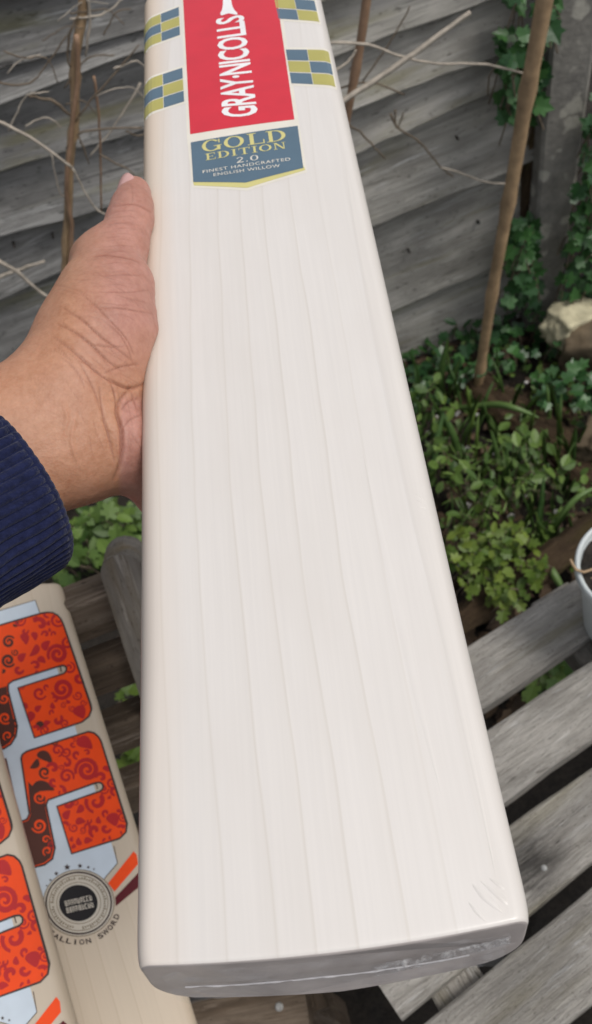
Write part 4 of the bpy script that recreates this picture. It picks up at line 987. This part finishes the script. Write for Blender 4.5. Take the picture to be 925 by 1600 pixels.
# round emblem
def ell(cx, cy, r, n=40, a0=0, a1=360): return [(cx + r * 1.04 * math.cos(R(a0 + (a1 - a0) * i / n)), cy + r * .98 * math.sin(R(a0 + (a1 - a0) * i / n))) for i in range(n)]
cx, cy = 123, 1411
emb = fa.polys('round_emblem', [ell(cx, cy, 53)], .00022, P_beige, wst)
for r, w, m in ((53, .0007, P_tan), (49, .0012, P_line), (44, .0006, P_tan), (33, .0005, P_tan)):
    fa.polys('ring', fa.ribbon(ell(cx, cy, r), w), .0003, m, emb, uvin=True)
fa.polys('disc', [ell(cx - .5, cy, 29)], .0003, P_black, emb)
bars = []
for row in range(2):
    for k in range(9):
        x = -21 + k * 4.9; h = 8.5; y = -9 + row * 11
        def tr(p): q = (p[0], p[1]); a = R(-13); return (cx + q[0] * math.cos(a) - q[1] * math.sin(a) , cy + 1 + q[0] * math.sin(a) + q[1] * math.cos(a))
        g = rs.randint(0, 3); parts = [rect(x, y, x + 1.2, y + h)]
        if g != 1: parts.append(rect(x, y, x + 3.6, y + 1.4))
        if g != 2: parts.append(rect(x, y + h - 1.4, x + 3.6, y + h))
        if g != 0: parts.append(rect(x + 2.4, y + 1, x + 3.6, y + h - 1))
        if g == 3: parts.append(rect(x, y + 3.6, x + 3.4, y + 4.8))
        bars += [[tr(p) for p in q] for q in parts]
fa.polys('disc_lettering', bars, .0004, P_beige, emb, 0)
ticks = []
for k in range(0, 64):
    if k in (15, 16, 17, 31, 47): continue
    a = R(k * 360 / 64); b_ = a + R(3.4); r1_, r2_ = 37.5, 40.5 + (k * 7 % 3)
    ticks.append([(cx + r * 1.04 * math.cos(t), cy + r * .98 * math.sin(t)) for r, t in ((r1_, a), (r2_, a), (r2_, b_), (r1_, b_))])
fa.polys('ring_lettering', ticks, .0003, P_tan, emb, 0)
stars = []
for sx, sy, r in ((73, 1384, 2), (79, 1375, 2.6), (88, 1365, 4), (105, 1355, 5.6), (125, 1353, 4.2), (138, 1355, 2.8), (147, 1358, 2)):
    stars.append([(sx + (r if k % 2 == 0 else r * .45) * math.cos(R(-90 + 36 * k)), sy + (r if k % 2 == 0 else r * .45) * math.sin(R(-90 + 36 * k))) for k in range(10)])
fa.polys('star', stars, .0003, P_line, wst, 0)
def arc_text(txt, cx, cy, r, h, a_mid, spread, m, name, bold=.03):
    out = []; tot = len(txt)
    for i, ch in enumerate(txt):
        if ch == ' ': continue
        P, asp = text_polys(ch, bold); am = R(a_mid - spread / 2 + spread * (i + .5) / tot); wd = abs(R(spread) / tot) * .80
        if ch == 'I': wd *= .35
        if ch == 'W': wd *= 1.35
        for p in P: out.append([(cx + (r + h * (1 - t) - 0) * 1.04 * math.cos(am - (s - .5) * wd * -1 * (-1 if spread > 0 else 1) * -1), cy + (r + h * (1 - t)) * .98 * math.sin(am - (s - .5) * wd * -1 * (-1 if spread > 0 else 1) * -1)) for s, t in p])
    return fa.polys(name, out, .0003, m, wst, 0)
arc_text('STALLION SWORD', cx - 1, cy + 1, 57, 8.5, 80, -130, P_line, 'lettering')
fa.polys('orange_stripe', [[(169, 1380), (209, 1330), (214, 1336), (216, 1350), (179, 1393)]], .0003, P_orange, batA)
fa.polys('maroon_stripe', [[(180, 1402), (219, 1361), (224, 1366), (227, 1378), (181, 1416)]], .0003, P_maroon, batA)
# copy for the second leaning bat, lying on the first
def kids(o): return [c for c in bpy.data.objects if c.parent == o]
def copy_tree(o, parent=None):
    c = o.copy(); COL.objects.link(c); c.parent = parent
    for ch in kids(o): copy_tree(ch, c)
    return c
lift = .050
loc = fa.inv @ on_plane(160, 1230, Oa, nA); tgt = on_plane(34, 1439, Oa + nA * lift, nA)
batB = copy_tree(batA); batB.location = tgt - (MA.to_3x3() @ loc)
batB['label'] = 'tan cricket bat with orange swirl sticker at the lower left corner overlapping the other'

# ------------------------------------------------------------------ person: hand, forearm, sleeve
def DF(py, px=222): return proj(on_plane(px, py, Ob, Zb))[2]
def BLc(u, v, z): return MB @ Vector((u, v, z))
def v_of(py): return (MB.inverted() @ on_plane(222, py, Ob, Zb)).y
PR = []           # (A, B, ra, rb, blend)
def cap(a, b_, ra, rb, k=.010): PR.append((a, b_, ra, rb, k))
T0, T1, T2 = U(210, 303, DF(303) - .003), U(203, 348, DF(348) - .004), U(170, 415, DF(415) + .002)
cap(T0, U(206, 325, DF(325) - .0035), .0082, .0096, .004); cap(U(206, 325, DF(325) - .0035), T1, .0096, .0100, .004); cap(T1, U(190, 385, DF(385) - .001), .0102, .0110, .006); cap(U(190, 385, DF(385) - .001), T2, .0110, .0140, .006)
cap(U(143, 402, DF(415) + .010), U(146, 424, DF(415) + .010), .0095, .011, .005)
cap(T2, U(158, 520, .392), .0150, .0205)
cap(U(196, 450, DF(450) - .002), U(190, 512, DF(512) + .004), .0118, .0125, .010)
cap(U(150, 470, .405), U(120, 570, .385), .0150, .0190)
W1, W2, W3 = U(88, 617, .380), U(128, 708, .378), U(108, 655, .382)
cap(U(150, 520, .395), W1, .0205, .0180, .012); cap(U(165, 560, .395), W2, .0200, .0175, .012); cap(U(160, 540, .40), W3, .02, .020, .012)
ax2 = Vector((-.87, -.43, 0))
def arm(p, L): return p + (RGT * -.80 + UPV * -.40 + FWD * -.42).normalized() * L
cap(W1, arm(W1, .16), .0178, .022, .012); cap(W2, arm(W2, .16), .0178, .022, .012); cap(W3, arm(W3, .16), .020, .026, .012)
# heel of the palm passing behind the bat
H1 = U(196, 694, DF(690) + .024); cap(U(150, 690, .390), H1, .0150, .0135, .006); cap(H1, BLc(-.048, v_of(668), -.054), .0135, .0130, .010)
cap(U(165, 600, .392), BLc(-.060, v_of(560), -.030), .017, .016, .012)
cap(U(165, 480, .41), BLc(-.064, v_of(455), -.030), .017, .014, .012)
EM, SPN = .036, .022
vs = [v_of(y) for y in (395, 470, 550, 625)]
dv = .0205; vm = (vs[0] + vs[3]) / 2
for k, (ln, r) in enumerate(((.92, .0086), (1.0, .0088), (.94, .0083), (.76, .0074))):
    v = vm + dv * (1.5 - k); kn = BLc(-.070, v, -.034)
    cap(U(160, 560, .40), BLc(-.066, v - .006, -.032), .016, .0125, .012)
    pts = []
    for j, (u, rr) in enumerate(((-.068, r * 1.25), (-.048, r * 1.1), (-.018 * ln - .004, r), (.012 * ln, r * .82))):
        z = (-.030 if j == 0 else zback(u, EM, SPN) - rr - (.004 if j == 1 else .0005)); pts.append((BLc(u, v + .003 * j * (1 - k * .5), z), rr))
    for (p, ra), (q, rb) in zip(pts, pts[1:]): cap(p, q, ra, rb, .0035)
# signed distance on a grid, then surface nets
def build_sdf(h):
    allp = np.array([list(p) for a, b_, *_ in PR for p in (a, b_)]); lo = allp.min(0) - .035; hi = allp.max(0) + .035
    n = np.ceil((hi - lo) / h).astype(int); g = [lo[k] + h * np.arange(n[k]) for k in range(3)]
    X, Y, Z = np.meshgrid(*[q.astype(np.float32) for q in g], indexing='ij'); D = None
    for a, b_, ra, rb, k in PR:
        a, b_ = np.array(a, np.float32), np.array(b_, np.float32); d = b_ - a; L2 = float(d @ d) + 1e-12
        t = np.clip(((X - a[0]) * d[0] + (Y - a[1]) * d[1] + (Z - a[2]) * d[2]) / L2, 0, 1)
        q = np.sqrt((X - a[0] - t * d[0]) ** 2 + (Y - a[1] - t * d[1]) ** 2 + (Z - a[2] - t * d[2]) ** 2) - (ra + (rb - ra) * t)
        if D is None: D = q
        else: m_ = np.maximum(k - np.abs(D - q), 0) / k; D = np.minimum(D, q) - m_ * m_ * k * .25
    Mi = np.array(MB.inverted(), np.float32)
    u = Mi[0, 0] * X + Mi[0, 1] * Y + Mi[0, 2] * Z + Mi[0, 3]; z = Mi[2, 0] * X + Mi[2, 1] * Y + Mi[2, 2] * Z + Mi[2, 3]
    def smax(a, b2, k): m_ = np.maximum(k - np.abs(a - b2), 0) / k; return np.maximum(a, b2) + m_ * m_ * k * .25
    au = np.abs(u); B = smax(au - BW + .0003, z + .0003, .010); B = smax(B, (-(z + EM + SPN * np.maximum(0, 1 - au / BW) ** 1.15)) * .9, .006)
    return smax(D, -B, .0015), lo
def surface_nets(D, lo, h):
    S = D < 0; nx, ny, nz_ = D.shape
    cs = np.zeros((nx - 1, ny - 1, nz_ - 1), np.int8)
    cor = [(i, j, k) for i in (0, 1) for j in (0, 1) for k in (0, 1)]
    sl_ = lambda A, c: A[c[0]:nx - 1 + c[0], c[1]:ny - 1 + c[1], c[2]:nz_ - 1 + c[2]]
    for c in cor: cs += sl_(S, c)
    act = (cs > 0) & (cs < 8); idx = -np.ones(cs.shape, np.int64); I = np.argwhere(act); idx[act] = np.arange(len(I))
    acc = np.zeros((len(I), 3)); cnt = np.zeros(len(I))
    for a in cor:
        for ax_ in range(3):
            if a[ax_]: continue
            b_ = list(a); b_[ax_] = 1
            da = D[I[:, 0] + a[0], I[:, 1] + a[1], I[:, 2] + a[2]]; db = D[I[:, 0] + b_[0], I[:, 1] + b_[1], I[:, 2] + b_[2]]
            ok = (da < 0) != (db < 0); t = np.where(ok, da / np.where(ok, da - db, 1), 0)
            p = np.tile(np.array(a, float), (len(I), 1)); p[:, ax_] += t; acc[ok] += p[ok]; cnt[ok] += 1
    V = (I + acc / cnt[:, None]) * h + lo; Fq = []
    for ax_ in range(3):
        o1, o2 = [q for q in range(3) if q != ax_]
        A = np.take(S, range(0, D.shape[ax_] - 1), ax_); B = np.take(S, range(1, D.shape[ax_]), ax_); E = np.argwhere(A != B)
        E = E[(E[:, o1] > 0) & (E[:, o2] > 0) & (E[:, o1] < D.shape[o1] - 1) & (E[:, o2] < D.shape[o2] - 1)]
        q = []
        for s1_, s2_ in ((1, 1), (0, 1), (0, 0), (1, 0)):
            c = E.copy(); c[:, o1] -= s1_; c[:, o2] -= s2_; q.append(idx[c[:, 0], c[:, 1], c[:, 2]])
        Fq.append(np.stack(q, 1))
    return V, np.concatenate(Fq)
HS = .0013
D, lo = build_sdf(HS); V, Fq = surface_nets(D, lo, HS)
Fq = Fq[(Fq >= 0).all(1)]
me = bpy.data.meshes.new('arm'); me.from_pydata(V.tolist(), [], Fq.tolist()); me.update()
bm = bmesh.new(); bm.from_mesh(me); bmesh.ops.recalc_face_normals(bm, faces=bm.faces)
for _ in range(3): bmesh.ops.smooth_vert(bm, verts=bm.verts, factor=.5, use_axis_x=True, use_axis_y=True, use_axis_z=True)
bm.to_mesh(me); bm.free()
tmp = bpy.data.objects.new('arm', me); COL.objects.link(tmp); sm = tmp.modifiers.new('s', 'SUBSURF'); sm.levels = 1
me2 = bpy.data.meshes.new_from_object(tmp.evaluated_get(bpy.context.evaluated_depsgraph_get())); bpy.data.objects.remove(tmp); me = me2; me.name = 'arm'
nv = len(me.vertices); P = np.empty(nv * 3); me.vertices.foreach_get('co', P); P = P.reshape(-1, 3)
NR = np.empty(nv * 3); me.vertices.foreach_get('normal', NR); NR = NR.reshape(-1, 3)
C_ = np.array(CAM); q = P - C_; dep = q @ np.array(FWD); PX = 462.5 + (q @ np.array(RGT)) / dep * F; PY = 800 - (q @ np.array(UPV)) / dep * F
front = ((NR * -q).sum(1) / np.linalg.norm(q, axis=1)) > .05
CRE = [([(180, 323), (200, 319), (216, 321), (235, 331)], .35, 2.4), ([(186, 312), (205, 318), (207, 300), (202, 282)], .15, 1.6), ([(145, 402), (160, 399), (176, 399), (203, 404), (218, 411)], .35, 2.4), ([(163, 431), (190, 429), (222, 431)], .22, 2.0),
       ([(154, 456), (190, 457), (235, 453)], .20, 2.0), ([(149, 480), (189, 482), (238, 490)], .35, 2.2), ([(101, 483), (128, 500), (155, 524), (182, 544), (206, 563)], .50, 2.6), ([(91, 507), (118, 520), (145, 541), (169, 564), (191, 580)], .55, 2.6),
       ([(84, 527), (108, 544), (135, 568), (159, 588), (182, 601), (205, 607)], .50, 2.6), ([(162, 583), (189, 573), (216, 569)], .45, 2.4), ([(170, 592), (190, 604), (207, 607), (224, 600)], .8, 3.2),
       ([(206, 606), (188, 625), (182, 642), (188, 666), (190, 693), (188, 723), (178, 750)], 1.3, 4.0), ([(155, 605), (160, 645), (169, 679), (179, 722)], .5, 2.8), ([(122, 564), (138, 591), (150, 618), (156, 640)], .28, 2.6),
       ([(125, 456), (162, 490), (196, 527), (209, 554)], .35, 2.2), ([(145, 539), (170, 542), (192, 541)], .30, 2.2), ([(172, 600), (178, 615), (182, 640)], .45, 2.4), ([(190, 640), (200, 628), (216, 622)], .4, 2.6), ([(192, 668), (204, 655), (220, 648)], .3, 2.6),
       ([(110, 545), (130, 560), (150, 585)], .25, 2.2), ([(100, 560), (120, 580), (132, 605)], .18, 2.4), ([(160, 500), (185, 520), (200, 545), (208, 570)], .25, 2.0), ([(140, 470), (152, 478), (165, 492)], .2, 1.8), ([(168, 352), (190, 348), (215, 352)], .15, 2.0), ([(160, 372), (185, 370)], .12, 2.0),
       ([(95, 625), (105, 650), (100, 680)], -.35, 5.0), ([(120, 640), (112, 690), (125, 730)], -.4, 5.0)]
rc = random.Random(2)
for _ in range(46):       # fine skin lines following the big folds
    x, y = rc.uniform(95, 215), rc.uniform(430, 700)
    an = R(38 + rc.uniform(-14, 14)) if y < 600 else R(70 + rc.uniform(-18, 18))
    if y < 500: an = R(rc.uniform(0, 25))
    L_ = rc.uniform(10, 26); CRE.append(([(x - L_ * math.cos(an), y - L_ * math.sin(an)), (x + rc.uniform(-2, 2), y + rc.uniform(-2, 2)), (x + L_ * math.cos(an), y + L_ * math.sin(an))], rc.uniform(.06, .16), 1.7))
for y in range(330, 420, 9):
    x = 200 - (y - 330) * .2; CRE.append(([(x - 22 + rc.uniform(-6, 6), y + 2), (x, y - 1), (x + 22 + rc.uniform(-6, 6), y + 2)], rc.uniform(.05, .12), 1.6))
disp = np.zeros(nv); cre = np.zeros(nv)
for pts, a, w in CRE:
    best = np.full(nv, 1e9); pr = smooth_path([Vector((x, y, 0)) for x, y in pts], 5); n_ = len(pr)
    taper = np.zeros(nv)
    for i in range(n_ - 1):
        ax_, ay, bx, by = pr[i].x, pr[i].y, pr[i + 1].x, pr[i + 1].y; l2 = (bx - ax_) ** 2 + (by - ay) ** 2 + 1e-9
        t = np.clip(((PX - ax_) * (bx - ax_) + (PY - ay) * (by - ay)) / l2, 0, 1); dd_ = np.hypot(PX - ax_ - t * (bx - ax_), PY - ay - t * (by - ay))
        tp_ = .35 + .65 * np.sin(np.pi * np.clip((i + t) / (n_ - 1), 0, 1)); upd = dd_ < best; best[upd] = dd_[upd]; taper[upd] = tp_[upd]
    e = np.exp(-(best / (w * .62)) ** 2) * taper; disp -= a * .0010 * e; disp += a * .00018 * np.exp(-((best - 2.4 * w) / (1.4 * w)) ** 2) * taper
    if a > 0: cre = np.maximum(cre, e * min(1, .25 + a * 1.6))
nzv = np.array([mnoise.noise(Vector(p) * 90) for p in P]); nz2 = np.array([mnoise.noise(Vector(p) * 300) for p in P])
disp = disp * front + nzv * .00035 + nz2 * .00010
P += NR * disp[:, None]; me.vertices.foreach_set('co', P.ravel()); me.update()
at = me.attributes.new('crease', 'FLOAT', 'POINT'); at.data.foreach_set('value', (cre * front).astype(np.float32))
pk = np.clip((620 - PY) / 120, 0, 1) * np.clip((PX - 110) / 70, 0, 1); pk = np.maximum(pk, np.clip((PX - 183) / 8, 0, 1) * np.clip((PY - 610) / 20, 0, 1))
at = me.attributes.new('palm', 'FLOAT', 'POINT'); at.data.foreach_set('value', pk.astype(np.float32))
M_skin, nt, b = mat('skin'); v = coords(nt)
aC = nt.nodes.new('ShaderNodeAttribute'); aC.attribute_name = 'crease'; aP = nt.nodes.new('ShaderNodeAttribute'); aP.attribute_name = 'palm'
c1 = ramp(nt, nz(nt, v, 70, 4, .6), [(.3, (.40, .185, .098)), (.7, (.51, .262, .155))]); c2 = ramp(nt, nz(nt, v, 90, 4, .6), [(.3, (.37, .168, .128)), (.7, (.49, .245, .20))])
c = mixc(nt, aP.outputs['Fac'], c1, c2); fr_ = nz(nt, v, 420, 3, .6)
c = mixc(nt, .25, c, ramp(nt, fr_, [(.3, (.27, .115, .075)), (.7, (.55, .32, .235))]))
vein = nz(nt, v, 38, 2, .5); c = mixc(nt, ramp(nt, vein, [(.5, (0, 0, 0)), (.75, (.35, .35, .35))]), c, (.42, .21, .15))
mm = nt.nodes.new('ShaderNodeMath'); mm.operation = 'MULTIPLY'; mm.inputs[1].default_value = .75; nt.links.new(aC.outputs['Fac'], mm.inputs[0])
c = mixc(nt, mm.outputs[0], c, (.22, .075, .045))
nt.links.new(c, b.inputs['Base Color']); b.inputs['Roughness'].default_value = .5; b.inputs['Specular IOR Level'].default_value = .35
b.inputs['Subsurface Weight'].default_value = .25; b.inputs['Subsurface Radius'].default_value = (1, .35, .2); b.inputs['Subsurface Scale'].default_value = .0025
vo2 = N(nt, 'ShaderNodeTexVoronoi', Scale=900.0); nt.links.new(v, vo2.inputs['Vector']); bump(nt, b, vo2.outputs['Distance'], .18, .0006)
person = empty('person', U(20, 780, .36), 'left hand in a navy knitted sleeve gripping the held cricket bat', 'person')
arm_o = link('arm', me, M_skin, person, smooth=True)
M_nailskin = simple('finger_nail', (.60, .33, .30), .28, .08, 60, .3)
td = (T0 - T1).normalized(); nn = (RGT * -.74 + UPV * .30 + FWD * -.72); nn = (nn - td * nn.dot(td)).normalized(); ss = td.cross(nn)
V, Fc = [], []; na, nb2 = 12, 12
for j in range(nb2 + 1):
    for i in range(na + 1):
        bq = j / nb2; al = (i / na - .5) * 2; wd = 50 * (1 - .35 * max(0, bq - .7) / .3 * abs(al)); th = R(wd * al)
        V.append(T0 + td * (-.0065 + .0138 * bq - .0016 * al * al * bq) + (nn * math.cos(th) + ss * math.sin(th)) * (.00855 - .0010 * bq * bq + .00025 * (1 - al * al)))
Fc = [(j * (na + 1) + i, j * (na + 1) + i + 1, (j + 1) * (na + 1) + i + 1, (j + 1) * (na + 1) + i) for j in range(nb2) for i in range(na)]
o = link('thumb_nail', fix_normals(mesh('thumb_nail', V, Fc)), M_nailskin, arm_o, smooth=True); o.modifiers.new('s', 'SOLIDIFY').thickness = .0006
# sleeve
M_knit, nt, b = mat('navy_knit'); v = coords(nt)
nt.links.new(ramp(nt, nz(nt, v, 260, 5, .7), [(.3, (.005, .007, .026)), (.7, (.014, .019, .064))]), b.inputs['Base Color']); b.inputs['Roughness'].default_value = .95
b.inputs['Specular IOR Level'].default_value = .15
b.inputs['Sheen Weight'].default_value = .12; b.inputs['Sheen Roughness'].default_value = .5
wv = nz(nt, v, 700, 3, .7); bump(nt, b, wv, .6, .0012)
sax = (RGT * -.68 + UPV * -.47 + FWD * -.52).normalized()
sc_ = U(34, 757, .352); e1 = (UPV * .895 + RGT * -.446); e1 = (e1 - sax * e1.dot(sax)).normalized(); e2 = sax.cross(e1)
def sleeve_mesh(name, t0, t1, ra, rb, nt_, ribs, amp, roll):
    seg_ = 10 * ribs; rings = []
    prof_ = []
    if roll:
        for k in range(7): a = R(180 - 30 * k); prof_.append((t0 + .0028 * (1 - math.sin(a)) if 0 < k < 6 else t0 + .0028, -.0028 + .0028 * -math.cos(a) , amp * (.3 + .1 * k)))
        prof_.insert(0, (t0 + .03, -.0060, 0))
    for k in range(nt_ + 1): prof_.append((t0 + .003 + (t1 - t0 - .003) * k / nt_, 0, amp))
    for t, dr, am in prof_:
        s = (t - t0) / (t1 - t0); r = ra + (rb - ra) * s; rings.append([])
        for k in range(seg_):
            th = 2 * math.pi * k / seg_; w_ = .0010 * mnoise.noise(Vector((math.cos(th) * 1.5, math.sin(th) * 1.5, t * 22)))
            rr = r + dr + am * (abs(math.cos(th * ribs / 2)) ** .7 - .6) * 1.6 + w_ + .0022 * mnoise.noise(Vector((math.cos(th) * 2, math.sin(th) * 2, t * 60))) * min(1, max(0, s * 3))
            rings[-1].append(sc_ + sax * t + e1 * rr * math.cos(th) * 1.0 + e2 * rr * .92 * math.sin(th))
    V, Fc = loft(rings, cap=False); return fix_normals(mesh(name, V, Fc))
cuff = link('cuff', sleeve_mesh('cuff', 0, .075, .0342, (.0352), 26, 58, .0010, True), M_knit, person, smooth=True)
link('sleeve', sleeve_mesh('sleeve', .070, .30, .0360, .052, 24, 10, .0, False), M_knit, cuff, smooth=True)
